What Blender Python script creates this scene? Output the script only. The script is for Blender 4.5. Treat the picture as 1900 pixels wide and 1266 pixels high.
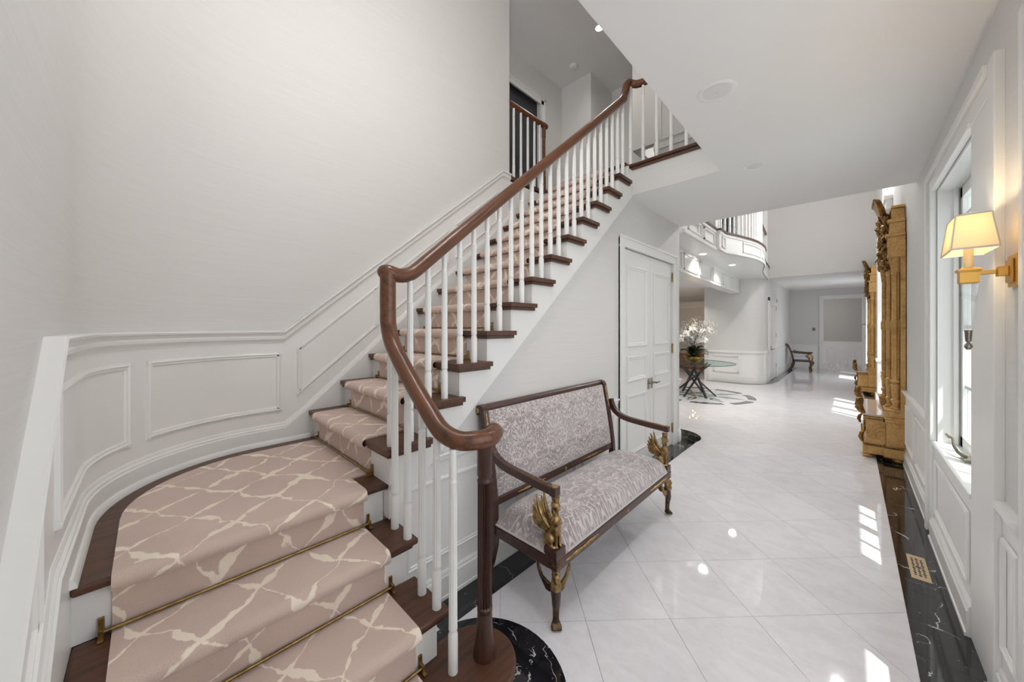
import bpy, bmesh, math, random
from mathutils import Vector, Matrix
random.seed(7)
PI = math.pi
S = bpy.context.scene
COL = S.collection
for o in list(bpy.data.objects):
    bpy.data.objects.remove(o)

# ------------------------------------------------------------------ camera, world, sun, exposure
cd = bpy.data.cameras.new('camera'); cam = bpy.data.objects.new('camera', cd); COL.objects.link(cam)
cam.location = (0, 0, 1.5); cam.rotation_euler = (PI/2, 0, math.radians(44))
cd.sensor_width = 36; cd.lens = 650/1900*36; cd.shift_y = -26/1900; cd.clip_start = .02; cd.clip_end = 200
S.camera = cam
S.view_settings.view_transform = 'Standard'; S.view_settings.look = 'None'
S.view_settings.gamma = 1; S.view_settings.use_curve_mapping = False
S.view_settings.exposure = 0.46
S.cycles.use_denoising = True
S.cycles.max_bounces = 10; S.cycles.diffuse_bounces = 6; S.cycles.glossy_bounces = 4
S.cycles.transparent_max_bounces = 12; S.cycles.sample_clamp_indirect = 6
S.cycles.caustics_reflective = False; S.cycles.caustics_refractive = False
W = bpy.data.worlds.new('world'); S.world = W; W.use_nodes = True
bg = W.node_tree.nodes['Background']; bg.inputs[0].default_value = (.94, .965, 1, 1); bg.inputs[1].default_value = 1.8
sd = bpy.data.lights.new('sun', 'SUN'); sd.energy = 5.0; sd.angle = .01; sd.color = (1, .97, .92)
sun = bpy.data.objects.new('sun', sd); COL.objects.link(sun)
sun.rotation_euler = Vector((-1, .85, -2.7)).to_track_quat('-Z', 'Y').to_euler()
sun.location = (6, -2, 9)

def lamp(name, loc, w, size, col=(1, .98, .96)):
    d = bpy.data.lights.new(name, 'POINT'); d.energy = w; d.shadow_soft_size = size; d.color = col
    o = bpy.data.objects.new(name, d); COL.objects.link(o); o.location = loc
for k in range(5):                       # ring of fill lights added above the frame, no real fixture
    a = 2*PI*k/5+.4
    lamp('stairwell_fill_light', (-.95+.22*math.cos(a), .95+.22*math.sin(a), 3.75), 7.5, .03)
lamp('foyer_fill_light', (-.15, 8.0, 4.5), 100, .035)  # added out of view to brighten the foyer, no fixture
lamp('back_room_fill_light', (-1.5, 17.4, 2.4), 16, .03)  # fill light added to lift the dark room past the far doorway

# ------------------------------------------------------------------ materials
def mat(name, col=(.8, .8, .8), rough=.5, metal=0, spec=.5, sheen=0, coat=0):
    m = bpy.data.materials.new(name); m.use_nodes = True
    b = m.node_tree.nodes['Principled BSDF']
    b.inputs['Base Color'].default_value = (*col, 1); b.inputs['Roughness'].default_value = rough
    b.inputs['Metallic'].default_value = metal; b.inputs['Specular IOR Level'].default_value = spec
    b.inputs['Sheen Weight'].default_value = sheen; b.inputs['Coat Weight'].default_value = coat
    b.inputs['Coat Roughness'].default_value = .08
    return m
class N:
    """small node helper"""
    def __init__(s, m): s.t = m.node_tree; s.b = s.t.nodes['Principled BSDF']
    def n(s, typ, **kw):
        nd = s.t.nodes.new(typ)
        for k, v in kw.items(): setattr(nd, k, v)
        return nd
    def l(s, a, b): s.t.links.new(a, b)
    def val(s, inp, x):
        if hasattr(x, 'is_linked') or hasattr(x, 'links'): s.l(x, inp)
        else: inp.default_value = x
    def math(s, op, a, b=0.0, c=None):
        nd = s.n('ShaderNodeMath', operation=op); s.val(nd.inputs[0], a); s.val(nd.inputs[1], b)
        if c is not None: s.val(nd.inputs[2], c)
        return nd.outputs[0]
    def noise(s, vec, scale, detail=3, rough=.5, dist=0):
        nd = s.n('ShaderNodeTexNoise'); s.l(vec, nd.inputs['Vector'])
        nd.inputs['Scale'].default_value = scale; nd.inputs['Detail'].default_value = detail
        nd.inputs['Roughness'].default_value = rough; nd.inputs['Distortion'].default_value = dist
        return nd.outputs[0]
    def map(s, vec, scale=(1, 1, 1), rot=(0, 0, 0), loc=(0, 0, 0)):
        nd = s.n('ShaderNodeMapping'); s.l(vec, nd.inputs[0]); nd.inputs['Scale'].default_value = scale
        nd.inputs['Rotation'].default_value = rot; nd.inputs['Location'].default_value = loc
        return nd.outputs[0]
    def obj(s): return s.n('ShaderNodeTexCoord').outputs['Object']
    def uv(s): return s.n('ShaderNodeTexCoord').outputs['UV']
    def pos(s): return s.n('ShaderNodeNewGeometry').outputs['Position']
    def ramp(s, fac, stops):
        nd = s.n('ShaderNodeValToRGB'); s.l(fac, nd.inputs[0]); e = nd.color_ramp.elements
        while len(e) > 1: e.remove(e[-1])
        e[0].position = stops[0][0]; e[0].color = (*stops[0][1], 1)
        for p, c in stops[1:]:
            k = e.new(p); k.color = (*c, 1)
        return nd.outputs[0]
    def mix(s, fac, a, b):
        nd = s.n('ShaderNodeMix', data_type='RGBA'); s.val(nd.inputs[0], fac)
        for inp, v in ((nd.inputs[6], a), (nd.inputs[7], b)):
            if isinstance(v, tuple): inp.default_value = (*v, 1)
            else: s.l(v, inp)
        return nd.outputs[2]
    def color(s, c): s.l(c, s.b.inputs['Base Color'])
    def bump(s, h, strength=.3, dist=.002):
        nd = s.n('ShaderNodeBump'); s.l(h, nd.inputs['Height']); nd.inputs['Strength'].default_value = strength
        nd.inputs['Distance'].default_value = dist; s.l(nd.outputs[0], s.b.inputs['Normal'])

M = {}
M['trim'] = mat('white_trim_paint', (.80, .80, .785), .32)
M['door'] = mat('white_door_paint', (.79, .785, .77), .35)
M['ceil'] = mat('ceiling_paint', (.80, .795, .785), .75)
M['upwall'] = mat('pale_wall_paint', (.72, .71, .695), .7)
def wallpaper(name, col):
    m = mat(name, col, .55, spec=.35); n = N(m); p = n.pos()
    a = n.noise(n.map(p, (7, 7, 520)), 1, 3, .6); b = n.noise(n.map(p, (2, 2, 120), (0, .0, 0)), 1, 2)
    f = n.math('MULTIPLY_ADD', a, .6, n.math('MULTIPLY', b, .4))
    n.color(n.ramp(f, [(.3, tuple(c*.95 for c in col)), (.7, tuple(min(1, c*1.04) for c in col))]))
    n.bump(a, .15, .001); return m
M['paper'] = wallpaper('grasscloth_wallpaper', (.70, .69, .675))
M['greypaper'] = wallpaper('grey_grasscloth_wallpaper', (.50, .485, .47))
def wood(name, c1, c2, axis, rough=.42, coat=.06, rot=None):
    m = mat(name, c1, rough, coat=coat); n = N(m); p = n.pos()
    if rot: p = n.map(p, rot=rot)
    sc = [38, 38, 38, 38]; sc[axis] = 2.2
    if axis == 3: sc = [16, 16, 16]
    g = n.noise(n.map(p, sc[:3]), 1.0, 5, .62, .6); w = n.noise(n.map(p, [x*3.2 for x in sc[:3]]), 1.0, 2)
    f = n.math('MULTIPLY_ADD', g, .75, n.math('MULTIPLY', w, .3))
    n.color(n.ramp(f, [(.32, c2), (.52, c1), (.72, tuple(x*1.45 for x in c1))]))
    n.bump(f, .08, .001); return m
D1, D2 = (.085, .033, .016), (.024, .010, .006)
M['woodx'] = wood('dark_oak_grain_across', D1, D2, 0)
M['woody'] = wood('dark_oak_grain_along', D1, D2, 1)
M['woodz'] = wood('dark_oak_upright', (.052, .02, .012), (.016, .007, .005), 2, .35)
M['rail'] = wood('polished_brown_oak', (.125, .045, .018), (.034, .012, .006), 3, .30, .10)
M['rail_up'] = wood('polished_oak_rail_rising', (.125, .045, .018), (.034, .012, .006), 1, .30, .10, (-math.radians(40.3), 0, 0))
M['rail_low'] = wood('polished_oak_rail_lower', (.125, .045, .018), (.034, .012, .006), 0, .30, .10, (0, -math.radians(38.5), 0))
M['mahog'] = wood('dark_mahogany', (.062, .026, .019), (.022, .011, .009), 1, .32, .15)
def tilemat(name, far=False):
    m = mat(name, (.72, .69, .66), .04, spec=.6); n = N(m)
    p = n.pos() if far else n.obj()
    inf = n.n('ShaderNodeObjectInfo').outputs['Random']
    v = n.n('ShaderNodeVectorMath', operation='ADD'); n.l(p, v.inputs[0])
    cmb = n.n('ShaderNodeCombineXYZ'); n.l(n.math('MULTIPLY', inf, 37.0), cmb.inputs[0]); n.l(cmb.outputs[0], v.inputs[1])
    a = n.noise(n.map(v.outputs[0], (2.5, 5, 2)), 2.0, 6, .65, .8); b = n.noise(v.outputs[0], 26, 4, .6)
    c = n.ramp(n.math('MULTIPLY_ADD', a, .75, n.math('MULTIPLY', b, .25)), [(.3, (.70, .685, .71)), (.55, (.79, .78, .81)), (.8, (.84, .83, .86))])
    hv = n.n('ShaderNodeHueSaturation'); n.l(c, hv.inputs['Color']); n.l(n.math('MULTIPLY_ADD', inf, .07, .965), hv.inputs['Value'])
    n.color(hv.outputs[0]); n.l(n.math('MULTIPLY_ADD', b, .04, .015), n.b.inputs['Roughness']); return m
M['tile'] = tilemat('cream_marble_tile'); M['tilefar'] = tilemat('cream_marble_floor', True)
M['grout'] = mat('grout', (.30, .28, .26), .8)
def blackmarble():
    m = mat('black_marble', (.012, .012, .014), .06, coat=.3); n = N(m); p = n.pos()
    d = n.n('ShaderNodeVectorMath', operation='MULTIPLY_ADD')
    nz = n.n('ShaderNodeTexNoise'); n.l(p, nz.inputs['Vector']); nz.inputs['Scale'].default_value = 5; nz.inputs['Detail'].default_value = 4
    n.l(nz.outputs[1], d.inputs[0]); d.inputs[1].default_value = (.28, .28, .28); n.l(p, d.inputs[2])
    vo = n.n('ShaderNodeTexVoronoi', feature='DISTANCE_TO_EDGE'); n.l(d.outputs[0], vo.inputs['Vector']); vo.inputs['Scale'].default_value = 3.1
    k = n.noise(p, 7, 3); wd = n.math('MULTIPLY', n.math('MAXIMUM', n.math('SUBTRACT', k, .45), 0.0), .06)
    v = n.math('LESS_THAN', vo.outputs['Distance'], wd)
    sp = n.math('GREATER_THAN', n.noise(p, 75, 2), .72)
    c = n.mix(n.math('MAXIMUM', n.math('MULTIPLY', v, .75), n.math('MULTIPLY', sp, .35)), (.011, .011, .014), (.62, .62, .62))
    n.color(c); return m
M['black'] = blackmarble()
def carpet():
    m = mat('mauve_lattice_carpet', (.40, .33, .30), .95, spec=.1, sheen=.3); n = N(m); uv = n.uv()
    nz = n.n('ShaderNodeTexNoise'); n.l(uv, nz.inputs['Vector']); nz.inputs['Scale'].default_value = 5.5; nz.inputs['Detail'].default_value = 3
    sp = n.n('ShaderNodeSeparateXYZ'); n.l(uv, sp.inputs[0]); sn = n.n('ShaderNodeSeparateColor'); n.l(nz.outputs[1], sn.inputs[0])
    u = n.math('MULTIPLY_ADD', sn.outputs[0], .13, sp.outputs[0]); v = n.math('MULTIPLY_ADD', sn.outputs[1], .13, sp.outputs[1])
    f1 = n.noise(uv, 9, 3); f2 = n.noise(uv, 60, 3)
    def fam(a, b, per):
        t = n.math('DIVIDE', n.math('ADD', n.math('MULTIPLY', u, a), n.math('MULTIPLY', v, b)), per)
        d = n.math('ABSOLUTE', n.math('SUBTRACT', n.math('FRACT', t), .5)); return n.math('MULTIPLY', d, per)
    d = n.math('MINIMUM', fam(.83, .55, .205), fam(-.62, .78, .19))
    wd = n.math('MULTIPLY_ADD', n.math('MAXIMUM', n.math('SUBTRACT', f1, .44), 0.0), .075, .0022)
    wd = n.math('MULTIPLY_ADD', n.math('SUBTRACT', f2, .5), .009, wd)
    line = n.n('ShaderNodeMapRange', interpolation_type='SMOOTHSTEP'); n.l(n.math('SUBTRACT', wd, d), line.inputs[0])
    line.inputs[1].default_value = -.0025; line.inputs[2].default_value = .0025
    g = n.noise(uv, 330, 2, .7); g2 = n.noise(uv, 3, 2)
    base = n.ramp(n.math('MULTIPLY_ADD', g, .6, n.math('MULTIPLY', g2, .4)), [(.3, (.54, .41, .35)), (.7, (.74, .58, .505))])
    n.color(n.mix(line.outputs[0], base, (.92, .82, .69)))
    n.bump(n.math('ADD', g, n.math('MULTIPLY', line.outputs[0], -.5)), .6, .004); return m
M['carpet'] = carpet()
def damask():
    m = mat('lilac_cut_velvet', (.45, .40, .40), .8, spec=.2, sheen=.7); n = N(m); p = n.uv()
    sp = n.n('ShaderNodeSeparateXYZ'); n.l(p, sp.inputs[0])
    pu = n.math('PINGPONG', sp.outputs[0], .17); pv = sp.outputs[1]
    cb = n.n('ShaderNodeCombineXYZ'); n.l(pu, cb.inputs[0]); n.l(pv, cb.inputs[1])
    nz = n.n('ShaderNodeTexNoise'); n.l(cb.outputs[0], nz.inputs['Vector']); nz.inputs['Scale'].default_value = 11; nz.inputs['Detail'].default_value = 2
    d = n.n('ShaderNodeVectorMath', operation='MULTIPLY_ADD'); n.l(nz.outputs[1], d.inputs[0]); d.inputs[1].default_value = (.09, .09, 0); n.l(cb.outputs[0], d.inputs[2])
    r1 = n.math('ABSOLUTE', n.math('SUBTRACT', n.noise(d.outputs[0], 21, 1.5, .45, 1.2), .5))
    r2 = n.math('ABSOLUTE', n.math('SUBTRACT', n.noise(n.map(d.outputs[0], (1.4, 1, 1), (0, 0, 0), (3, 5, 0)), 34, 1, .4, .8), .5))
    fu = n.math('SUBTRACT', pu, .0); fv = n.math('SUBTRACT', n.math('FRACT', n.math('DIVIDE', pv, .26)), .02)
    ang = n.math('ARCTAN2', fu, n.math('MULTIPLY', fv, .26)); rad = n.math('POWER', n.math('ADD', n.math('POWER', fu, 2.0), n.math('POWER', n.math('MULTIPLY', fv, .26), 2.0)), .5)
    rays = n.math('ABSOLUTE', n.math('SINE', n.math('MULTIPLY_ADD', nz.outputs[0], 3.0, n.math('MULTIPLY', ang, 10.0))))
    inr = n.math('MULTIPLY', n.math('LESS_THAN', rad, .13), n.math('LESS_THAN', n.math('ABSOLUTE', ang), 1.0))
    rl = n.math('MULTIPLY', inr, n.math('LESS_THAN', rays, .34))
    wl = n.math('LESS_THAN', r1, n.math('MULTIPLY_ADD', n.noise(cb.outputs[0], 9, 2), .07, .006)); w2 = n.math('LESS_THAN', r2, .022)
    k = n.math('MAXIMUM', n.math('MULTIPLY', wl, .85), n.math('MAXIMUM', n.math('MULTIPLY', rl, .8), n.math('MULTIPLY', w2, .6)))
    big = n.noise(p, 4, 2)
    dark = n.ramp(big, [(.3, (.27, .225, .23)), (.7, (.37, .325, .33))])
    n.color(n.mix(k, dark, (.66, .61, .585)))
    n.bump(n.math('ADD', n.math('MULTIPLY', k, -1.0), n.noise(p, 500, 2)), .35, .003); return m
M['velvet'] = damask()
def gold(name, c1, c2, rough):
    m = mat(name, c1, rough, 1); n = N(m); p = n.pos()
    n.color(n.ramp(n.noise(p, 28, 5, .65), [(.35, c2), (.62, c1)])); n.l(n.math('MULTIPLY_ADD', n.noise(p, 40, 3), .25, rough-.1), n.b.inputs['Roughness'])
    return m
M['brass'] = gold('aged_brass', (.42, .28, .11), (.24, .15, .06), .33)
M['gilt'] = gold('gilt_bronze', (.50, .33, .15), (.15, .09, .04), .38)
M['bronze'] = gold('dark_bronze', (.17, .11, .06), (.06, .04, .03), .4)
M['patina'] = mat('brown_patina', (.06, .035, .035), .35)
def giltwood():
    m = mat('antique_giltwood', (.42, .24, .075), .42, .35); n = N(m); p = n.pos()
    f = n.math('MULTIPLY_ADD', n.noise(p, 6, 5, .7), .6, n.math('MULTIPLY', n.noise(p, 60, 3), .4))
    n.color(n.ramp(f, [(.30, (.24, .12, .035)), (.48, (.55, .32, .11)), (.7, (.70, .46, .18))])); n.bump(f, .3, .003); return m
M['giltwood'] = giltwood()
M['giltcarve'] = gold('carved_dark_gilding', (.36, .20, .07), (.13, .07, .025), .42)
M['sconce'] = mat('satin_brass', (.62, .36, .09), .38, .8)
M['nickel'] = mat('aged_nickel', (.30, .27, .23), .3, 1)
M['pinkmarble'] = mat('pink_marble_slab', (.62, .50, .44), .08)
M['mirror'] = mat('mirror_glass', (.9, .9, .9), .02, 1)
M['darkroom'] = mat('dark_opening_shade', (.035, .037, .045), .5)  # near-black, painted for the shade inside unlit openings
M['rubber'] = mat('black_steel', (.03, .028, .028), .35)
M['leaf'] = mat('orchid_leaf', (.028, .05, .022), .4)
M['petal'] = mat('white_petal', (.85, .83, .80), .6)
M['twig'] = mat('dry_twig', (.12, .09, .07), .8)
M['bowl'] = gold('gold_leaf_bowl', (.55, .33, .10), (.32, .18, .05), .25)
M['brownwood'] = wood('walnut_sideboard', (.22, .09, .045), (.10, .04, .02), 0)
M['white'] = mat('white_enamel', (.82, .82, .81), .3)
M['clearlens'] = mat('recessed_lamp_off', (.72, .72, .71), .5)
def glass(name, tint=(1, 1, 1), refl=.08):
    m = bpy.data.materials.new(name); m.use_nodes = True; t = m.node_tree; t.nodes.remove(t.nodes['Principled BSDF'])
    a = t.nodes.new('ShaderNodeBsdfTransparent'); a.inputs[0].default_value = (*tint, 1)
    g = t.nodes.new('ShaderNodeBsdfGlossy'); g.inputs['Roughness'].default_value = .02
    x = t.nodes.new('ShaderNodeMixShader'); x.inputs[0].default_value = refl
    t.links.new(a.outputs[0], x.inputs[1]); t.links.new(g.outputs[0], x.inputs[2]); t.links.new(x.outputs[0], t.nodes['Material Output'].inputs[0])
    return m
M['pane'] = glass('window_glass', (.93, .96, .95)); M['tableglass'] = glass('table_glass', (.80, .88, .86), .14); M['crystal'] = glass('crystal', (.86, .87, .87), .16)
def emit(name, col, st):
    m = bpy.data.materials.new(name); m.use_nodes = True; t = m.node_tree; t.nodes.remove(t.nodes['Principled BSDF'])
    e = t.nodes.new('ShaderNodeEmission'); e.inputs[0].default_value = (*col, 1); e.inputs[1].default_value = st
    t.links.new(e.outputs[0], t.nodes['Material Output'].inputs[0]); return m
M['lamp'] = emit('lit_lamp', (1, .93, .82), 9); M['bulb'] = emit('warm_bulb', (1, .72, .38), 14)
def shade():
    m = bpy.data.materials.new('linen_shade'); m.use_nodes = True; t = m.node_tree; t.nodes.remove(t.nodes['Principled BSDF'])
    d = t.nodes.new('ShaderNodeBsdfDiffuse'); d.inputs[0].default_value = (.85, .78, .66, 1)
    l = t.nodes.new('ShaderNodeBsdfTranslucent'); l.inputs[0].default_value = (.95, .86, .68, 1)
    x = t.nodes.new('ShaderNodeMixShader'); x.inputs[0].default_value = .6
    t.links.new(d.outputs[0], x.inputs[1]); t.links.new(l.outputs[0], x.inputs[2]); t.links.new(x.outputs[0], t.nodes['Material Output'].inputs[0]); return m
M['shade'] = shade()

# ------------------------------------------------------------------ mesh helpers
WL = {}
class MB:
    def __init__(s): s.v = []; s.f = []; s.uv = None
    def add(s, vs, fs):
        k = len(s.v); s.v += [tuple(p) for p in vs]; s.f += [tuple(i+k for i in f) for f in fs]; return s
    def box(s, x0, x1, y0, y1, z0, z1):
        vs = [(x, y, z) for x in (x0, x1) for y in (y0, y1) for z in (z0, z1)]
        return s.add(vs, [(0, 1, 3, 2), (4, 6, 7, 5), (0, 4, 5, 1), (2, 3, 7, 6), (0, 2, 6, 4), (1, 5, 7, 3)])
    def prism(s, poly, ax, a, b):
        def P(p, t): return (t, p[0], p[1]) if ax == 'x' else (p[0], t, p[1]) if ax == 'y' else (p[0], p[1], t)
        n = len(poly); vs = [P(p, a) for p in poly]+[P(p, b) for p in poly]
        return s.add(vs, [tuple(range(n)), tuple(range(2*n-1, n-1, -1))]+[(i, (i+1) % n, n+(i+1) % n, n+i) for i in range(n)])
    def rings(s, rings, closed=True, caps=True):
        n = len(rings[0]); k = len(s.v)
        for r in rings: s.v += [tuple(p) for p in r]
        for i in range(len(rings)-1):
            for j in range(n if closed else n-1):
                a = k+i*n+j; b = k+i*n+(j+1) % n; s.f.append((a, b, b+n, a+n))
        if caps and closed:
            s.f.append(tuple(k+j for j in range(n-1, -1, -1))); e = k+(len(rings)-1)*n; s.f.append(tuple(e+j for j in range(n)))
        return s
    def tube(s, path, r, seg=10, flat=1.0, up=(0, 0, 1)):
        P = [Vector(p) for p in path]; n = len(P); rs = r if isinstance(r, (list, tuple)) else [r]*n
        rings = []; u = None
        for i in range(n):
            t = (P[min(i+1, n-1)]-P[max(i-1, 0)]).normalized()
            if u is None:
                u = Vector(up) if abs(t.dot(Vector(up))) < .95 else Vector((1, 0, 0))
            u = (u-t*u.dot(t)).normalized(); w = t.cross(u)
            rings.append([P[i]+(u*math.sin(a)*flat+w*math.cos(a))*rs[i] for a in [2*PI*j/seg for j in range(seg)]])
        return s.rings(rings)
    def lathe(s, prof, c=(0, 0, 0), seg=16, flutes=None, axis='z', caps=True):
        rings = []
        for i, (r, z) in enumerate(prof):
            fl = flutes and flutes[0] <= i <= flutes[1]
            ring = []
            for j in range(seg):
                a = 2*PI*j/seg; rr = r*(.78 if fl and j % 2 else 1)
                x, y = rr*math.cos(a), rr*math.sin(a)
                ring.append((c[0]+x, c[1]+y, c[2]+z) if axis == 'z' else (c[0]+z, c[1]+x, c[2]+y) if axis == 'x' else (c[0]+x, c[1]+z, c[2]+y))
            rings.append(ring)
        return s.rings(rings, True, caps)
    def ell(s, c, r, seg=12, rg=8, rot=None):
        rings = []
        for i in range(rg+1):
            th = PI*i/rg; th = min(max(th, .02), PI-.02)
            ring = []
            for j in range(seg):
                a = 2*PI*j/seg; p = Vector((r[0]*math.sin(th)*math.cos(a), r[1]*math.sin(th)*math.sin(a), r[2]*math.cos(th)))
                if rot: p = rot @ p
                ring.append((c[0]+p.x, c[1]+p.y, c[2]+p.z))
            rings.append(ring)
        return s.rings(rings)
    def mesh(s, name, off=(0, 0, 0), smooth=False):
        me = bpy.data.meshes.new(name)
        me.from_pydata([(x-off[0], y-off[1], z-off[2]) for x, y, z in s.v], [], s.f)
        if s.uv:
            L = me.uv_layers.new(name='UVMap')
            for lp in me.loops: L.data[lp.index].uv = s.uv[lp.vertex_index]
        b = bmesh.new(); b.from_mesh(me); bmesh.ops.recalc_face_normals(b, faces=b.faces); b.to_mesh(me); b.free()
        if smooth:
            for p in me.polygons: p.use_smooth = True
            me.set_sharp_from_angle(angle=math.radians(40))
        return me
    def build(s, name, m, parent=None, smooth=False, bevel=0, remesh=0, seg=2):
        off = WL.get(parent.name, (0, 0, 0)) if parent else (0, 0, 0)
        me = s.mesh(name, off, smooth); me.materials.append(M[m] if isinstance(m, str) else m)
        o = bpy.data.objects.new(name, me); COL.objects.link(o)
        if parent: o.parent = parent; WL[o.name] = off
        if remesh:
            r = o.modifiers.new('remesh', 'REMESH'); r.mode = 'VOXEL'; r.voxel_size = remesh; r.use_smooth_shade = True
            sm = o.modifiers.new('smooth', 'SMOOTH'); sm.iterations = 3; sm.factor = .5
        if bevel:
            b = o.modifiers.new('bevel', 'BEVEL'); b.width = bevel; b.segments = seg; b.limit_method = 'ANGLE'; b.angle_limit = math.radians(40)
            b.harden_normals = False
        return o
def tag(o, label, cat, group=None, kind=None):
    o['label'] = label; o['category'] = cat
    if group: o['group'] = group
    if kind: o['kind'] = kind
    return o
def thing(name, label, cat, loc, group=None, kind=None):
    o = bpy.data.objects.new(name, None); COL.objects.link(o); o.location = loc; o.empty_display_size = .1
    WL[o.name] = tuple(loc); return tag(o, label, cat, group, kind)
def inst(name, me, m, parent, loc, scale=None, rot=None):
    o = bpy.data.objects.new(name, me)
    if m and not me.materials: me.materials.append(M[m])
    COL.objects.link(o); pl = WL.get(parent.name, (0, 0, 0)) if parent else (0, 0, 0)
    o.parent = parent; o.location = [loc[i]-pl[i] for i in range(3)]
    if scale: o.scale = scale
    if rot: o.rotation_euler = rot
    return o
def copy_tree(o, parent=None):
    c = o.copy(); COL.objects.link(c); c.parent = parent
    for ch in list(o.children): copy_tree(ch, c)
    return c
def struct(name, mb, m, label, cat, **kw): return tag(mb.build(name, m, None, **kw), label, cat, kind='structure')

# ------------------------------------------------------------------ dimensions (metres; +Y runs down the hall, +X to its right wall)
R, G = .1845, .2094
ZC, ZU, ZT = 2.835, 3.137, 5.6           # hall ceiling, upper floor, upper ceiling
XW, XR = -1.63, .44                      # stair side wall, right wall
def yk(k): return 1.395+G*(k-8)          # nosing of straight treads
XN = {1: -.905, 2: -1.157, 3: -1.395, 4: -1.62}
CX, CY, RW = -2.05, .49, .68             # rounded wall corner
L1 = 1.75; LA = RW*PI/2
def WP(s, off=0):
    if s < L1: return (-.3-s, -.19+off)
    if s < L1+LA:
        t = (s-L1)/RW; return (CX-(RW-off)*math.sin(t), CY-(RW-off)*math.cos(t))
    return (CX-RW+off, CY+s-L1-LA)
def s_x(x): return -.3-x
def s_t(deg): return L1+RW*math.radians(deg)
def s_y(y): return L1+LA+y-CY
Y_KNEE, Y_TOP, Y_END = .625, 2.66, 2.785
def zrail(s):
    if s < s_x(-1.5): return 1.475-1.09*(s_x(-1.5)-s)
    return min(1.475+.845*max(0, s-s_y(Y_KNEE)), 1.475+.845*(Y_TOP-Y_KNEE))
def zbase(s):
    if s < s_x(-1.5): return .868-1.0*(s_x(-1.5)-s)
    return min(max(.868, 1.476+.881*(s-s_y(1.395))+.055), ZU+.12)
def frange(a, b, st):
    n = max(1, round((b-a)/st)); return [a+(b-a)*i/n for i in range(n+1)]
def spath(a, b):
    ks = [a, b]+[k for k in (s_x(-1.5), s_y(Y_KNEE), s_y(.72), s_y(Y_TOP), L1, L1+LA) if a < k < b]+[s_t(d) for d in range(3, 90, 3) if a < s_t(d) < b]
    return sorted(set(ks))
def sweep(mb, ss, prof, zf):
    """prof: (offset, dz or function of s)"""
    rings = []
    for s in ss:
        ring = []
        for off, dz in prof:
            x, y = WP(s, off); ring.append((x, y, dz(s) if callable(dz) else zf(s)+dz))
        rings.append(ring)
    return mb.rings(rings)

# ================================================================== SETTING
# ---- floor: grout bed, separate marble tiles, black marble inlay
fl = MB().box(-6, .75, -3, 19.5, -.15, -.009)
floor = struct('floor', fl, 'grout', 'polished cream marble tile floor with black marble borders', 'floor')
MB().box(-6, .75, 9.9, 19.5, -.009, 0).build('far_marble_field', 'tilefar', floor)
MB().box(-6, -2.8, 4.9, 9.9, -.009, 0).build('side_marble_field', 'tilefar', floor)
def clip(poly, f):
    out = []
    for i in range(len(poly)):
        a, b = poly[i], poly[(i+1) % len(poly)]; fa, fb = f(a), f(b)
        if fa >= 0: out.append(a)
        if fa*fb < 0:
            t = fa/(fa-fb); out.append((a[0]+t*(b[0]-a[0]), a[1]+t*(b[1]-a[1])))
    return out
TS = .4365; ta = math.radians(135.8)
A1 = (math.cos(ta), math.sin(ta)); B1 = (A1[1], -A1[0])
ox, oy = 2.673*-.6947+(1141-950)/650*2.673*.7193, 2.673*.7193+(1141-950)/650*2.673*.6947
cache = None
for i in range(-24, 26):
    for j in range(-24, 26):
        c = (ox+(i+.5)*TS*A1[0]+(j+.5)*TS*B1[0], oy+(i+.5)*TS*A1[1]+(j+.5)*TS*B1[1])
        h = TS/2-.0009
        q = [(c[0]+a*h*A1[0]+b*h*B1[0], c[1]+a*h*A1[1]+b*h*B1[1]) for a, b in ((-1, -1), (1, -1), (1, 1), (-1, 1))]
        full = q
        xl = XW if c[1] < 5.05 else -2.8
        for fn in (lambda p: p[0]-(-1.62 if c[1] < 4.7 else -2.8), lambda p: XR-.005-p[0], lambda p: p[1]-.2, lambda p: 9.9-p[1]):
            if q: q = clip(q, fn)
        if len(q) < 3: continue
        ar = abs(sum(q[k][0]*q[(k+1) % len(q)][1]-q[(k+1) % len(q)][0]*q[k][1] for k in range(len(q))))/2
        if ar < .004 or (c[1] < .6 and c[0] < -.6): continue
        if ar > TS*TS*.985:
            if cache is None:
                cache = MB().prism([(p[0]-c[0], p[1]-c[1]) for p in full], 'z', -.009, 0).mesh('marble_tile'); cache.materials.append(M['tile'])
            inst('marble_tile', cache, None, floor, (c[0], c[1], 0))
        else:
            me = MB().prism([(p[0]-c[0], p[1]-c[1]) for p in q], 'z', -.009, 0).mesh('marble_tile'); me.materials.append(M['tile'])
            inst('marble_tile', me, None, floor, (c[0], c[1], 0))
BZ = .0012
def disc(cx, cy, r, a0=0, a1=2*PI, n=48): return [(cx+r*math.cos(a0+(a1-a0)*i/n), cy+r*math.sin(a0+(a1-a0)*i/n)) for i in range(n+(a1-a0 < 2*PI-.01))]
for k, (y0, y1) in enumerate(((1.0, 2.4), (2.401, 3.8), (3.801, 5.05))):
    MB().box(XW, -1.442, y0, y1, 0, BZ).build('black_marble_border', 'black', floor)
ys = [-1, .9, 2.45, 3.02, 3.95, 5.5, 7.0, 10, 12, 14, 16.6]
for a, b in zip(ys, ys[1:]):
    MB().box(.213, XR, a, b-.001, 0, BZ).build('black_marble_border', 'black', floor)
MB().prism(disc(-1.1, .945, .365), 'z', 0, BZ+.0003).build('black_marble_disc', 'black', floor)
MB().prism(disc(-1.80, 5.06, .37), 'z', 0, BZ+.0003).build('black_marble_disc', 'black', floor)
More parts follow.
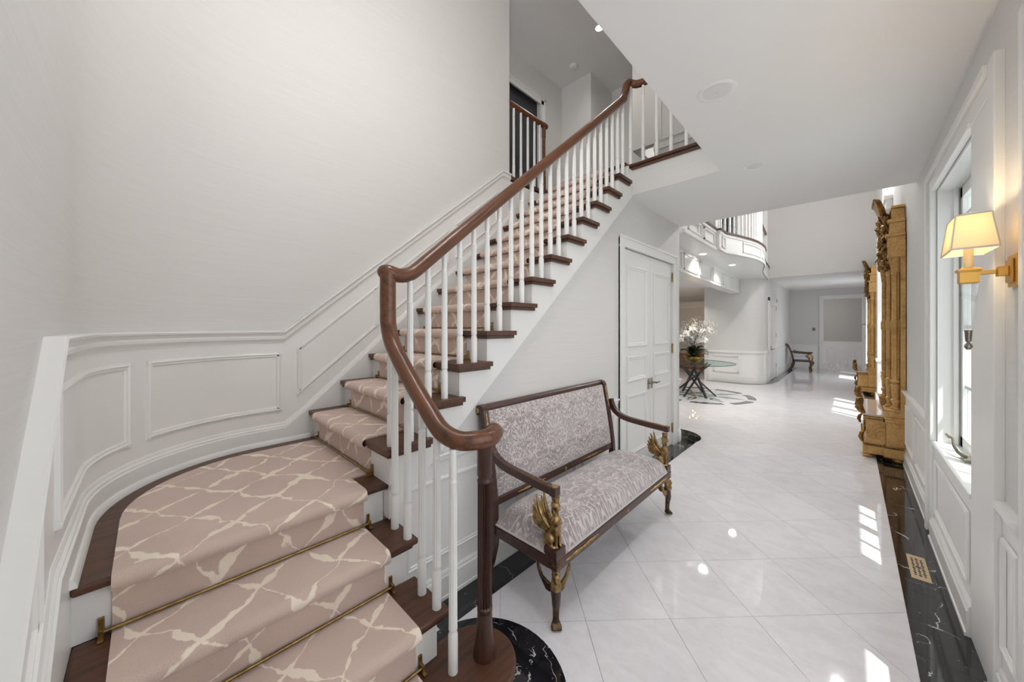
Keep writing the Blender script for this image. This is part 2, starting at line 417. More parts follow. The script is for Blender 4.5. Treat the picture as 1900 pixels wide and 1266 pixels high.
MB().prism([(-2.9, 10.78), (-2.05, 10.78), (-1.7, 10.95), (-1.48, 11.4), (-1.42, 12), (-1.42, 16.5), (-1.6, 16.5), (-1.62, 12), (-1.75, 11.3), (-2.1, 10.95), (-2.9, 10.93)], 'z', 0, BZ).build('black_marble_border', 'black', floor)
# compass medallion, one piece at a time
mc = (-2.4, 8.5)
def sect(r0, r1, a0, a1, n=8):
    a = [(mc[0]+r1*math.cos(a0+(a1-a0)*i/n), mc[1]+r1*math.sin(a0+(a1-a0)*i/n)) for i in range(n+1)]
    b = [(mc[0]+r0*math.cos(a1-(a1-a0)*i/n), mc[1]+r0*math.sin(a1-(a1-a0)*i/n)) for i in range(n+1)]
    return a+b
M['greymarble'] = mat('grey_marble_inlay', (.09, .09, .10), .08)
for k in range(8):
    a = k*PI/4
    MB().prism(sect(.88, 1.03, a+.09, a+PI/4-.09), 'z', 0, BZ).build('medallion_piece', 'greymarble', floor)
    ca, sa = math.cos(a), math.sin(a)
    for sg in (-1, 1):
        p = [(.30, .0), (.52, .085*sg), (.84, .01*sg), (.52, .02*sg)]
        MB().prism([(mc[0]+x*ca-y*sa, mc[1]+x*sa+y*ca) for x, y in p], 'z', 0, BZ).build('medallion_piece', 'greymarble', floor)
    MB().prism(sect(.17, .26, a+.1, a+PI/4-.1, 3), 'z', 0, BZ).build('medallion_piece', 'greymarble', floor)

# ---- rounded stair wall (wallpaper above, panelled wainscot below)
ss = spath(-.1, s_y(Y_END)); ssx = [-.1]+ss
rings = []
for s in ss:
    (x0, y0), (x1, y1) = WP(s, 0), WP(s, -.12); rings.append([(x0, y0, 0), (x0, y0, ZT), (x1, y1, ZT), (x1, y1, 0)])
wall_left = struct('wall_left', MB().rings(rings), 'paper', 'tall curved grasscloth wall wrapping the staircase', 'wall', smooth=True)
sp_ = spath(0, s_y(Y_END))
sweep(MB(), sp_, [(0.0, 0), (.010, 0), (.010, lambda s: zbase(s)-.05), (0, lambda s: zbase(s)-.05)], lambda s: zrail(s)-.03).build('wainscot_board', 'trim', wall_left, smooth=True)
sweep(MB(), sp_, [(0, 0), (.038, 0), (.042, -.006), (.040, -.014), (.026, -.022), (.023, -.034), (.030, -.042), (.028, -.056), (.016, -.066), (.013, -.082), (0, -.084)], zrail).build('chair_rail', 'trim', wall_left, smooth=True)
sweep(MB(), sp_, [(0, 0), (.012, 0), (.017, -.009), (.017, -.016), (.024, -.024), (.024, -.033), (.030, -.037), (.030, lambda s: zbase(s)-.32), (0, lambda s: zbase(s)-.32)], zbase).build('skirting_board', 'trim', wall_left, smooth=True)
lr = spath(s_x(-1.62), s_y(.775))
sweep(MB(), lr, [(.03, .738+.028), (.036, .738+.027), (.043, .738+.016), (.045, .738), (.03, .738)], lambda s: 0).build('shoe_moulding', 'trim', wall_left, smooth=True)
PM = [(.008, 0), (.020, -.004), (.024, -.012), (.018, -.017), (.018, -.026), (.012, -.032), (.008, -.032)]
def panel(a, b, top, bot, parent=wall_left):
    mb = MB(); s2 = spath(a, b)
    sweep(mb, s2, PM, lambda s: top(s)); sweep(mb, s2, [(o, -.032-d) for o, d in PM], lambda s: bot(s)+.032)
    for s0, s1 in ((a, a+.032), (b-.032, b)):
        n = 7; rr = []
        for i, (o, d) in enumerate(PM):
            s = s0-d if s0 == a else s1+d
            x, y = WP(s, o); rr.append([(x, y, bot(s)), (x, y, top(s))])
        k = len(mb.v)
        for r_ in rr: mb.v += r_
        for i in range(len(rr)-1): mb.f.append((k+2*i, k+2*i+1, k+2*i+3, k+2*i+2))
    return mb.build('panel_moulding', 'trim', parent, smooth=True)
zr, zb2 = (lambda d: lambda s: zrail(s)+d), None
flat = lambda z: lambda s: z
panel(s_x(-1.56), s_t(34), flat(1.332), flat(.943))
panel(s_t(41.5), s_y(.612), flat(1.332), flat(.943))
for a, b in ((.70, 1.272), (1.345, 1.96), (2.035, 2.60)): panel(s_y(a), s_y(b), zr(-.182), zr(-.508))
panel(s_x(-.55), s_x(-1.33), zr(-.16), zr(-.46))

# ---- wall beneath the stair with the closet
ST = 1.02                                   # underside line of the stringer
def zstr(y): return .947+.8636*(y-1.231)
yend = 4.93
poly = [(.84, 0), (3.40, 0), (3.40, ZC), (3.38, zstr(3.38)), (.84, zstr(.84)+.0)]
wall_stair = struct('wall_stair', MB().prism([(.84, 0), (3.225, 0), (3.225, zstr(3.225)-.0), (.84, zstr(.84))], 'x', XW-.1, XW)
    .prism([(3.225, 2.33), (4.685, 2.33), (4.685, ZC), (3.39, ZC), (3.225, zstr(3.225))], 'x', XW-.1, XW), 'paper', 'papered wall beneath the staircase around the closet doors', 'wall')
ce = [(-1.73, 4.685), (XW, 4.685), (XW, 4.86)]+[(-1.74+.11*math.cos(a), 4.86+.11*math.sin(a)) for a in [PI/2*i/8 for i in range(1, 9)]]+[(-2.3, 4.97), (-2.3, 4.87), (-1.73, 4.87)]
MB().prism(ce, 'z', 0, ZC).build('rounded_wall_end', 'paper', wall_stair, smooth=True)
def flatrail(mb, y0, y1, x, z, sgn=1):
    pr = [(0, 0), (.036, 0), (.040, -.01), (.026, -.02), (.024, -.04), (.014, -.055), (.012, -.07), (0, -.072)]
    return mb.rings([[(x+sgn*o, y, z+d) for o, d in pr] for y in (y0, y1)])
def flatbase(mb, y0, y1, x, sgn=1, h=.15):
    pr = [(0, h), (.012, h), (.018, h-.012), (.018, h-.022), (.024, h-.03), (.024, .02), (.030, .018), (.030, 0), (0, 0)]
    return mb.rings([[(x+sgn*o, y, d) for o, d in pr] for y in (y0, y1)])
def flatpanel(mb, y0, y1, z0, z1, x, sgn=1, w=.03):
    def ring(i): return [(x, y0+i*w, z0+i*w), (x, y1-i*w, z0+i*w), (x, y1-i*w, z1-i*w), (x, y0+i*w, z1-i*w)]
    o = [(0, 0.001), (.08, .010), (.4, .014), (.55, .006), (.85, .007), (1, .001)]
    rs = [[(x+sgn*d, y, z) for (_, y, z) in ring(t)] for t, d in o]
    return mb.rings(rs, True, False)
MB().box(XW, XW+.008, .86, 3.14, 0, .78).build('wainscot_board', 'trim', wall_stair)
flatrail(MB(), .86, 3.14, XW, .81).build('chair_rail', 'trim', wall_stair)
flatbase(MB(), .86, 3.14, XW).build('skirting_board', 'trim', wall_stair)
for a, b in ((.90, 1.72), (1.82, 2.42), (2.52, 3.06)): flatpanel(MB(), a, b, .24, .68, XW+.008).build('panel_moulding', 'trim', wall_stair)
def arcp(off): return [(XW+off, 4.79), (XW+off, 4.86)]+[(-1.74+(.11+off)*math.cos(a), 4.86+(.11+off)*math.sin(a)) for a in [PI/2*i/8 for i in range(1, 9)]]+[(-2.3, 4.97+off)]
def arcsweep(pr):
    P = [arcp(o) for o, d in pr]; return MB().rings([[(P[j][i][0], P[j][i][1], pr[j][1]) for j in range(len(pr))] for i in range(len(P[0]))])
arcsweep([(0, .15), (.012, .15), (.018, .13), (.024, .12), (.024, 0), (0, 0)]).build('skirting_board', 'trim', wall_stair, smooth=True)
arcsweep([(0, .81), (.036, .81), (.026, .79), (.014, .755), (0, .738)]).build('chair_rail', 'trim', wall_stair, smooth=True)
# closet double doors
d1 = thing('door_1', 'white double closet doors under the stairs with brass hinges', 'door', (XW, 3.95, 0), kind='structure')
ca = MB()
for (a, b) in ((3.18, 3.282), (4.628, 4.73)): ca.box(XW-.02, XW+.022, a, b, 0, 2.30).box(XW, XW+.03, a if a < 4 else b-.025, a+.025 if a < 4 else b, 0, 2.385)
ca.box(XW-.02, XW+.022, 3.18, 4.73, 2.30, 2.40).box(XW, XW+.03, 3.18, 4.73, 2.385, 2.412)
ca.build('door_casing', 'trim', d1, bevel=.004)
for y0, y1, hy in ((3.286, 3.952, 3.29), (3.957, 4.624, 4.62)):
    lf = MB().box(XW-.045, XW-.008, y0, y1, .008, 2.293).build('door_leaf', 'door', d1)
    for z0, z1 in ((.17, .80), (.93, 1.20), (1.29, 2.14)): flatpanel(MB(), y0+.09, y1-.09, z0, z1, XW-.008, w=.045).build('panel_moulding', 'door', lf)
    for z in (.22, 1.23, 2.13):
        h = MB().box(XW-.008, XW+.004, hy-.004, hy+.004+.012, z-.055, z+.055).lathe([(.006, -.062), (.007, -.055), (.007, .055), (.006, .062)], (XW+.004, hy+.004, z), 8)
        h.build('hinge', 'brass', lf)
    cy = y1-.04 if y0 < 3.5 else y0+.04
    pl = MB().box(XW-.008, XW-.002, cy-.025, cy+.025, .80, .92); pl.build('handle_plate', 'nickel', lf, bevel=.003)
    lv = MB().tube([(XW-.008, cy, .87), (XW+.05, cy, .87)], .010, 8)
    if y0 > 3.5: lv.tube([(XW+.05, cy-.005, .87), (XW+.055, cy+.03, .872), (XW+.05, cy+.075, .866), (XW+.045, cy+.11, .874)], [.011, .010, .008, .007], 8)
    lv.build('door_handle', 'nickel', lf, smooth=True)
MB().box(XW-.25, XW-.06, 3.23, 4.68, -.0, 2.33).build('closet_interior', 'darkroom', d1)  # dark block, its colour stands in for the shaded interior

# ---- ceilings and upper floor
cl = MB().box(-.80, .75, -3, 4.92, ZC, ZU-.02).box(-2.60, -.80, 3.41, 4.92, ZC, ZU-.02)
ceil = struct('ceiling', cl, 'ceil', 'white hall ceiling with an opening above the staircase', 'ceiling')
MB().box(-2.60, -.80, 3.398, 3.41, ZC, ZU-.045).build('stair_opening_fascia', 'paper', ceil)
upper_floor = struct('upper_floor', MB().box(-4.6, -2.735, 2.79, 9.6, ZU-.022, ZU).box(-2.73, -1.66, 3.36, 9.6, ZU-.018, ZU).box(-1.66, -.80, 3.44, 4.92, ZU-.018, ZU), 'woody', 'dark wood upper hall floor above the stairs', 'floor')
MB().box(-4.6, -2.712, 2.79, 9.6, ZC-.1, ZU-.022).box(-2.712, -2.703, 2.79, 3.47, 2.6, ZU-.03).build('floor_edge_board', 'trim', upper_floor)
nz = MB().prism([(3.355, ZU-.028), (3.35, ZU-.02), (3.348, ZU-.012), (3.352, ZU-.004), (3.36, ZU), (3.46, ZU), (3.46, ZU-.03)], 'x', -1.66, -.80).box(-1.66, -.8, 3.375, 3.40, ZU-.05, ZU-.026)
nz.build('landing_nosing', 'woodx', upper_floor, smooth=True)
wall_upper_back = struct('wall_upper_back', MB().box(-3.7, -3.0, 4.93, 5.05, ZU, ZT).box(-3.12, -3.0, 5.05, 6.5, ZU, ZT).box(-3.12, -3.0, 7.9, 9.5, ZU, ZT).box(-3.12, -3.0, 6.5, 7.9, ZU, ZU+.9).box(-3.12, -3.0, 6.5, 7.9, 5.3, ZT).box(-1.98, .64, 4.925, 5.02, ZU, ZT).box(-2.30, -1.98, 4.925, 5.02, 4.08, ZT).box(-3.0, -2.30, 5.60, 5.70, ZU, ZT).box(-2.30, -2.22, 5.02, 5.70, 4.08, ZT), 'upwall', 'pale wall at the back of the upper landing', 'wall')  # right-hand end extended out of view to shut out sky light
rb = MB()
for x0, x1, yy in ((-3.57, -3.0, 4.93),): rb.box(x0, x1, yy-.012, yy, ZU, ZU+.14).box(x0, x1, yy-.03, yy, ZU+.83, ZU+.90)
for y0, y1 in ((4.9, 9.4),): rb.box(-3.0, -2.988, y0, y1, ZU, ZU+.14).box(-3.0, -2.97, y0, y1, ZU+.83, ZU+.90)
rb.box(-3.0, -2.32, 5.575, 5.60, ZU+.83, ZU+.9).box(-1.98, -.63, 4.90, 4.925, ZU+.83, ZU+.9).box(-1.9, -.63, 4.912, 4.925, ZU+.95, ZU+.97).box(-1.9, -1.88, 4.912, 4.925, ZU+.97, ZU+1.9).build('chair_rail', 'trim', wall_upper_back)
wall_upper_side = struct('wall_upper_side', MB().box(-3.7, -3.575, 4.40, 4.93, ZU, ZT).box(-3.7, -3.575, 2.7, 4.40, 5.13, ZT).box(-3.7, -3.575, -.3, 3.52, ZU, ZT), 'upwall', 'pale upstairs wall with a dark doorway', 'wall')
d2 = thing('door_2', 'dark doorway at the top of the stairs with white casing', 'door', (-3.6, 3.95, ZU), kind='structure')
MB().box(-3.69, -3.65, 3.52, 4.40, ZU, 5.13).build('door_leaf', 'darkroom', d2)  # dark panel painted for the unlit room beyond, no door leaf there
cs = MB()
for i, (w, t) in enumerate(((.10, .018), (.035, .03))):
    cs.box(-3.575, -3.575+t, 4.36+(.1-w), 4.46, ZU, 5.17).box(-3.575, -3.575+t, 3.42, 4.46, 5.10+(.1-w)-.03, 5.17)
cs.box(-3.575, -3.557, 3.44, 3.54, ZU, 5.17).box(-3.65, -3.575, 4.36, 4.40, ZU, 5.13).build('door_casing', 'trim', d2, bevel=.004)
upper_ceiling = struct('upper_ceiling', MB().box(-4.6, 1.7, -3, 12, ZT, ZT+.1), 'ceil', 'white ceiling above the upper landing', 'ceiling')  # carried past the outer wall as an unseen roof to block sun

# ---- unseen wall added opposite the curved wall to cut sky light
uw = MB()
uw.box(-.62, -.50, -.3, 4.92, ZU, ZT)
struct('wall_upper_light_block', uw, 'upwall', 'unseen upstairs wall added to cut sky light over the stairs', 'wall')
# ---- right wall with window
wr = MB()
for y0, y1, z0, z1 in ((-3, .9, 0, .3), (-3, .2, .3, ZC), (.2, 2.0, 2.45, ZC), (.2, .9, .3, .69), (2.0, 2.75, 0, ZC), (.9, 2.0, 0, .69), (2.75, 3.86, 0, .69), (2.75, 3.86, 2.46, ZC), (3.86, 4.92, 0, ZC)):
    wr.box(XR, XR+.2, y0, y1, z0, z1)
for y0, y1, z0, z1 in ((4.92, 7.5, 0, 3.5), (7.5, 9.62, 3.2, 3.5), (9.62, 11.6, 0, 3.5), (11.6, 13.4, 0, ZT), (4.92, 7.4, 3.5, ZT), (9.7, 11.6, 3.5, ZT), (7.4, 9.7, 4.9, ZT), (13.4, 15.6, 2.4, ZC), (15.6, 19.4, 0, ZC)): wr.box(XR, XR+.2, y0, y1, z0, z1)
wr.box(XR+.2, XR+.70, -1, 4.92, 2.92, 3.0).box(XR+.2, XR+.62, 4.92, 12, 3.5, 3.6)  # unseen eaves added outside to stop high sun at the windows
wall_right = struct('wall_right', wr, 'paper', 'papered right wall of the hall with white wainscot', 'wall')
for a, b in ((2.106, 2.344), (4.06, 7.38), (10.0, 13.3), (-1, .05)):
    MB().box(XR-.008, XR, a, b, 0, .78).build('wainscot_board', 'trim', wall_right)
    flatrail(MB(), a, b, XR, .81, -1).build('chair_rail', 'trim', wall_right); flatbase(MB(), a, b, XR, -1).build('skirting_board', 'trim', wall_right)
for a, b in ((4.13, 4.85), (4.97, 5.6), (2.135, 2.315)): flatpanel(MB(), a, b, .24, .68, XR-.008, -1).build('panel_moulding', 'trim', wall_right)
w1 = thing('window_1', 'tall white casement window with sill and crank in the right wall', 'window', (XR, 3.3, 0), kind='structure')
cs = MB()
cs.box(XR-.025, XR+.001, 3.865, 3.99, 0, 2.466).box(XR-.040, XR+.002, 3.99, 4.05, 0, 2.605).box(XR-.033, XR-.002, 3.861, 3.886, .692, 2.486)
cs.box(XR-.022, XR+.001, 2.44, 2.749, 0, 2.466).box(XR-.028, XR+.002, 2.345, 2.44, 0, 2.605)
cs.box(XR-.025, XR+.001, 2.44, 3.99, 2.466, 2.56).box(XR-.040, XR+.001, 2.44, 3.99, 2.56, 2.605).box(XR-.033, XR-.002, 2.751, 3.861, 2.461, 2.486)
cs.build('window_casing', 'trim', w1, bevel=.004)
MB().box(XR-.012, XR, 2.75, 3.864, 0, .668).build('apron_panel', 'trim', w1)
flatpanel(MB(), 2.83, 3.78, .22, .58, XR-.012, -1).build('panel_moulding', 'trim', w1)
flatbase(MB(), 2.75, 3.86, XR-.012, -1).build('skirting_board', 'trim', w1)
MB().box(XR-.03, XR+.199, 2.752, 3.858, .668, .6935).build('window_sill', 'trim', w1, bevel=.004)
jb = MB().box(XR+.001, XR+.2, 3.845, 3.8595, .691, 2.445).box(XR+.001, XR+.2, 2.7505, 2.765, .691, 2.445).box(XR+.001, XR+.2, 2.7505, 3.8595, 2.445, 2.4595)
jb.box(XR+.07, XR+.09, 3.82, 3.846, .691, 2.446).box(XR+.07, XR+.09, 2.764, 2.79, .691, 2.446)
jb.build('window_jamb', 'trim', w1)
xs0, xs1 = XR+.10, XR+.145
fr = MB()
for a, b in ((2.77, 2.83), (3.275, 3.335), (3.78, 3.84)): fr.box(xs0, xs1, a, b, .69, 2.44)
fr.box(xs0, xs1, 2.77, 3.84, .69, .76).box(xs0, xs1, 2.77, 3.84, 2.37, 2.44)
for z in (1.1, 1.5, 1.9, 2.25): fr.box(xs0+.012, xs1-.012, 2.83, 3.78, z-.012, z+.012)
for y in (3.05, 3.56): fr.box(xs0+.013, xs1-.013, y-.012, y+.012, .76, 2.37)
fr.build('window_sash', 'trim', w1, bevel=.002)
yc = [(2.83, 3.038), (3.062, 3.275), (3.335, 3.548), (3.572, 3.78)]; zc = [(.76, 1.088), (1.112, 1.488), (1.512, 1.888), (1.912, 2.238), (2.262, 2.37)]
for a, b in yc:
    for c_, d_ in zc: MB().box(xs0+.02, xs0+.024, a, b, c_, d_).build('window_pane', 'pane', w1)
ck = MB().box(XR+.05, XR+.095, 3.36, 3.48, .69, .712).tube([(XR+.06, 3.43, .712), (XR+.04, 3.47, .725), (XR+.03, 3.52, .75), (XR+.03, 3.55, .79), (XR+.012, 3.56, .80)], [.012, .010, .008, .008, .009], 8).tube([(XR+.01, 3.52, .80), (XR+.01, 3.60, .802)], .007, 8)
ck.build('window_crank', 'nickel', w1, smooth=True)
# second window beside the camera (only its casing edge shows)
w2 = thing('window_2', 'white window casing at the right edge of the hall', 'window', (XR, 1.2, 0), kind='structure')
cs = MB().box(XR-.016, XR+.001, 2.002, 2.06, 0, 2.449).box(XR-.020, XR+.002, 2.06, 2.105, 0, 2.60).box(XR-.017, XR+.001, .1, 2.06, 2.451, 2.60).box(XR-.03, XR+.001, .1, .198, 0, 2.449)
cs.build('window_casing', 'trim', w2, bevel=.004)
fr = MB()
for y in (.2, .62, 1.06, 1.5, 1.94): fr.box(xs0, xs1, y, y+.05, .69, 2.45)
for z in (.69, 1.1, 1.5, 1.9, 2.41): fr.box(xs0, xs1, .2, 2.0, z, z+.04)
fr.build('window_sash', 'trim', w2)

# ---- far hall shells
wall_far_upper = struct('wall_far_upper', MB().box(-1.62, .75, 11.7, 11.85, ZC, ZT), 'greypaper', 'grey wall above the low ceiling at the end of the foyer', 'wall')
ceiling_far = struct('ceiling_far', MB().box(-2.75, .75, 11.85, 19.4, ZC, ZC+.1).box(-1.62, .75, 11.7, 11.85, ZC-.001, ZC), 'ceil', 'low white ceiling over the far end of the hall', 'ceiling')
wf = MB().box(-1.75, -.80, 16.6, 16.75, 0, ZC).box(.35, .6, 16.6, 16.75, 0, ZC).box(-.80, .35, 16.6, 16.75, 2.55, ZC).box(-2.7, -2.6, 16.6, 19.35, 0, ZC).box(-2.7, -1.75, 16.6, 16.75, 0, ZC)  # unseen left side added to keep sky light out of the back room
wall_far = struct('wall_far', wf, 'paper', 'papered wall at the far end with a doorway', 'wall')
MB().box(-1.58, -.85, 16.585, 16.6, 0, .80).box(-1.58, -.85, 16.565, 16.6, .80, .86).box(-1.58, -.85, 16.57, 16.6, 0, .16).build('wainscot_board', 'trim', wall_far)
MB().box(-2.6, .75, 19.2, 19.35, 0, ZC).build('back_room_paper', 'greypaper', wall_far)
MB().box(-2.5, .7, 19.18, 19.2, 0, .86).box(-2.5, .7, 19.16, 19.2, .86, .92).build('wainscot_board', 'trim', wall_far)
d3 = thing('door_3', 'white cased opening at the far end of the hall', 'door', (-.2, 16.6, 0), kind='structure')
MB().box(-.80, -.685, 16.57, 16.76, 0, 2.5).box(.285, .40, 16.57, 16.76, 0, 2.5).box(-.80, .40, 16.57, 16.76, 2.48, 2.62).build('door_casing', 'trim', d3, bevel=.006)
# rounded wall
pts = [(-2.88, 10.96), (-2.1, 10.97)]+[(-2.1+.48*math.sin(a), 11.45-.48*math.cos(a)) for a in [PI/2*i/12 for i in range(1, 13)]]+[(-1.62, 16.6)]
def band(pts, off, z0, z1, th=.12):
    rs = []
    for i, p in enumerate(pts):
        a = Vector(pts[max(i-1, 0)]); b = Vector(pts[min(i+1, len(pts)-1)]); t = (b-a).normalized(); n = Vector((t.y, -t.x))
        q = Vector(p)+n*off; w = Vector(p)-n*th; rs.append([(q.x, q.y, z0), (q.x, q.y, z1), (w.x, w.y, z1), (w.x, w.y, z0)])
    return MB().rings(rs)
wall_round = struct('wall_round', band(pts, 0, 0, ZC), 'paper', 'rounded papered wall beyond the flower table', 'wall', smooth=True)
pt2 = pts[:-1]+[(-1.62, 11.75)]
for off, z0, z1 in ((.008, 0, .80), (.035, .80, .86), (.025, 0, .19)): band(pt2, off, z0, z1, .01).build('wainscot_board', 'trim', wall_round, smooth=True)
for off, z0, z1 in ((.008, 0, .80), (.035, .80, .86), (.025, 0, .19)): band([(-1.62, 13.25), (-1.62, 16.58)], off, z0, z1, .01).build('wainscot_board', 'trim', wall_round)
for p0, p1 in (((-2.75, 10.962), (-2.2, 10.968)),):
    mb = MB()
    for z in (.27, .70): mb.box(-2.75, -2.15, 10.935, 10.955, z, z+.025)
    for x in (-2.75, -2.17): mb.box(x, x+.025, 10.935, 10.955, .27, .725)
    mb.build('panel_moulding', 'trim', wall_round)
d4 = thing('door_4', 'white panelled door in the rounded wall near the armchair', 'door', (-1.62, 12.4, 0), kind='structure')
MB().box(-1.62, -1.585, 11.75, 11.87, 0, 2.33).box(-1.62, -1.585, 13.05, 13.17, 0, 2.33).box(-1.62, -1.585, 11.75, 13.17, 2.22, 2.35).build('door_casing', 'trim', d4, bevel=.005)
lf = MB().box(-1.62, -1.60, 11.87, 13.05, .01, 2.22).build('door_leaf', 'door', d4)
for z0, z1 in ((.2, .85), (1.0, 2.1)):
    for a, b in ((11.97, 12.4), (12.5, 12.95)): flatpanel(MB(), a, b, z0, z1, -1.60, w=.05).build('panel_moulding', 'door', lf)
MB().box(-1.60, -1.592, 12.1, 12.16, .82, .95).tube([(-1.60, 12.13, .88), (-1.54, 12.13, .88), (-1.54, 12.28, .88)], .012, 8).build('door_handle', 'nickel', lf)
for z in (.3, 1.2, 2.0): MB().box(-1.60, -1.588, 13.03, 13.06, z, z+.12).build('hinge', 'nickel', lf)
# balcony slab with panelled fascia
bp = [(-1.60, 4.92), (-1.61, 6.56), (-1.56, 6.57), (-1.555, 6.92), (-1.47, 7.2), (-1.40, 7.47), (-1.33, 7.74), (-1.28, 8.05), (-1.258, 8.4), (-1.265, 8.73), (-1.30, 9.05), (-1.38, 9.4), (-1.46, 9.9), (-1.52, 10.5), (-1.60, 11.7)]
bal = struct('balcony', MB().prism([(-5.5, 4.97), (-2.31, 4.985)]+[(x-.0, y) for x, y in [(-1.66, 4.99)]+bp[1:]]+[(-1.62, 11.85), (-1.74, 12), (-5.5, 12)], 'z', 2.78, ZU-.03), 'trim', 'curved white panelled balcony over the foyer', 'balcony', smooth=True)
def lift(path, d):
    out = []
    for i, p in enumerate(path):
        a = Vector(path[max(i-1, 0)]); b = Vector(path[min(i+1, len(path)-1)]); t = (b-a).normalized(); n = Vector((t.y, -t.x)); q = Vector(p)+n*d; out.append((q.x, q.y))
    return out
def strip(path, d0, d1, z0, z1):
    a, b = lift(path, d0), lift(path, d1)
    return MB().rings([[(p[0], p[1], z0), (p[0], p[1], z1), (q[0], q[1], z1), (q[0], q[1], z0)] for p, q in zip(a, b)])
b2 = bp[1:] ; b2 = [(-1.61, 4.99)]+b2
strip(b2, -.02, .03, ZU-.03, ZU).build('balcony_nosing', 'woody', bal)
for d, z0, z1 in ((.014, 2.78, 2.82), (.012, 3.06, ZU-.03)): strip(b2, -.01, d, z0, z1).build('fascia_moulding', 'trim', bal)
segs = [b2[0:2], b2[3:5], b2[5:9], b2[9:12]]
for sg in ([(-1.605, 5.15), (-1.61, 5.75)], [(-1.61, 5.9), (-1.61, 6.45)], [(-1.553, 6.7), (-1.552, 6.9)], b2[5:8]+[(-1.262, 8.3)], [(-1.258, 8.45)]+b2[9:12]):
    for z0, z1 in ((2.85, 2.868), (3.015, 3.033)): strip(sg, -.01, .014, z0, z1).build('panel_moulding', 'trim', bal)
    for p, q in ((sg[0], sg[1]), (sg[-1], sg[-2])):
        t = (Vector(q)-Vector(p)).normalized()*.02; strip([p, (p[0]+t.x, p[1]+t.y)] if p == sg[0] else [(p[0]+t.x, p[1]+t.y), p], -.01, .014, 2.85, 3.033).build('panel_moulding', 'trim', bal)
hd = struct('beam_header', MB().prism([(-1.93, 4.98), (-2.13, 10.96), (-2.35, 10.96), (-2.15, 4.98)], 'z', 2.40, 2.78), 'trim', 'white panelled beam beneath the curved balcony', 'beam')
for i in range(6):
    y0 = 5.15+i*.96; y1 = y0+.82; fx = lambda y: -1.93-.2*(y-4.98)/5.98
    mb = MB()
    for z in (2.45, 2.70): mb.prism([(fx(y0)+.014, y0), (fx(y1)+.014, y1), (fx(y1), y1), (fx(y0), y0)], 'z', z, z+.02)
    for y in (y0, y1-.02): mb.prism([(fx(y)+.014, y), (fx(y+.02)+.014, y+.02), (fx(y+.02), y+.02), (fx(y), y)], 'z', 2.45, 2.72)
    mb.build('panel_moulding', 'trim', hd)
sr = MB().box(-6, -2.35, 13.6, 13.75, 0, 2.62).box(-6, -5.9, 4.9, 13.75, 0, 2.78).box(-6, -2.3, 4.87, 4.97, 0, 2.78).box(-2.99, -2.88, 10.98, 13.6, 0, 2.62)
wall_side_room = struct('wall_side_room', sr, 'upwall', 'pale walls of the side room behind the flowers', 'wall')
MB().box(-5.9, -2.99, 13.45, 13.6, 2.25, 2.40).box(-5.9, -2.99, 13.5, 13.6, 2.18, 2.25).build('cornice', 'trim', wall_side_room)
struct('ceiling_side_room', MB().box(-5.9, -2.35, 4.97, 13.6, 2.62, 2.66), 'ceil', 'white ceiling of the side room beneath the balcony', 'ceiling')
wu = struct('wall_balcony_back', MB().box(-3.3, -3.2, 9.6, 12, ZU, ZT).box(-3.2, -1.62, 11.7, 11.85, ZU-.3, ZT), 'upwall', 'pale upstairs wall behind the curved balcony', 'wall')
d5 = thing('door_5', 'white upstairs door behind the balcony railing', 'door', (-2.2, 11.7, ZU), kind='structure')
MB().box(-2.9, -1.75, 11.66, 11.70, ZU, ZU+2.3).build('door_casing', 'trim', d5, bevel=.005)
MB().box(-2.85, -2.35, 11.655, 11.665, ZU, ZU+2.15).build('door_opening', 'darkroom', d5)  # flat dark sheet painted for the shade in the door gap
lf = MB().box(-2.33, -1.85, 11.63, 11.66, ZU, ZU+2.15).build('door_leaf', 'door', d5)
MB().tube([(-1.93, 11.63, ZU+.95), (-1.93, 11.57, ZU+.95)], .02, 8).build('door_knob', 'nickel', lf)
# entry surround between the two pier mirrors
d6 = thing('door_6', 'tall white front entry surround between the gilt mirrors', 'door', (XR, 8.5, 0), kind='structure')
for ya, yb in ((7.5, 7.78), (9.62, 9.92)):
    MB().box(XR-.07, XR+.02, ya, yb, 0, 3.25).box(XR-.09, XR, ya-.02, yb+.02, 0, .22).box(XR-.09, XR, ya-.02, yb+.02, .84, .90).build('pilaster', 'trim', d6, bevel=.006)
MB().box(XR-.07, XR, 7.4, 10.0, 3.2, 3.36).box(XR-.09, XR, 7.38, 10.02, 3.34, 3.40).build('entry_head', 'trim', d6, bevel=.006)
fr = MB()
for y in (7.78, 8.28, 8.36, 9.04, 9.12, 9.54): fr.box(XR+.08, XR+.13, y, y+.08, 0, 3.2)
for z in (0, .9, 2.3, 3.1): fr.box(XR+.08, XR+.13, 7.78, 9.62, z, z+.10)
fr.build('door_frame', 'trim', d6)
for a, b in ((7.86, 8.28), (8.44, 9.04), (9.20, 9.54)):
    for c_, d_ in ((.1, .9), (1.0, 2.3), (2.4, 3.1)): MB().box(XR+.1, XR+.104, a, b, c_, d_).build('door_pane', 'pane', d6)
d7 = thing('door_7', 'white door standing open at the far right with a dark handle', 'door', (.36, 14.9, 0), kind='structure')
lf = MB().box(.33, .37, 14.6, 15.55, .01, 2.4).build('door_leaf', 'door', d7)
MB().box(.318, .33, 14.68, 14.75, 1.55, 1.62).tube([(.33, 14.72, 1.58), (.26, 14.72, 1.58), (.26, 14.85, 1.57)], .014, 8).box(.318, .33, 14.69, 14.73, 1.18, 1.27).build('door_handle', 'nickel', lf)

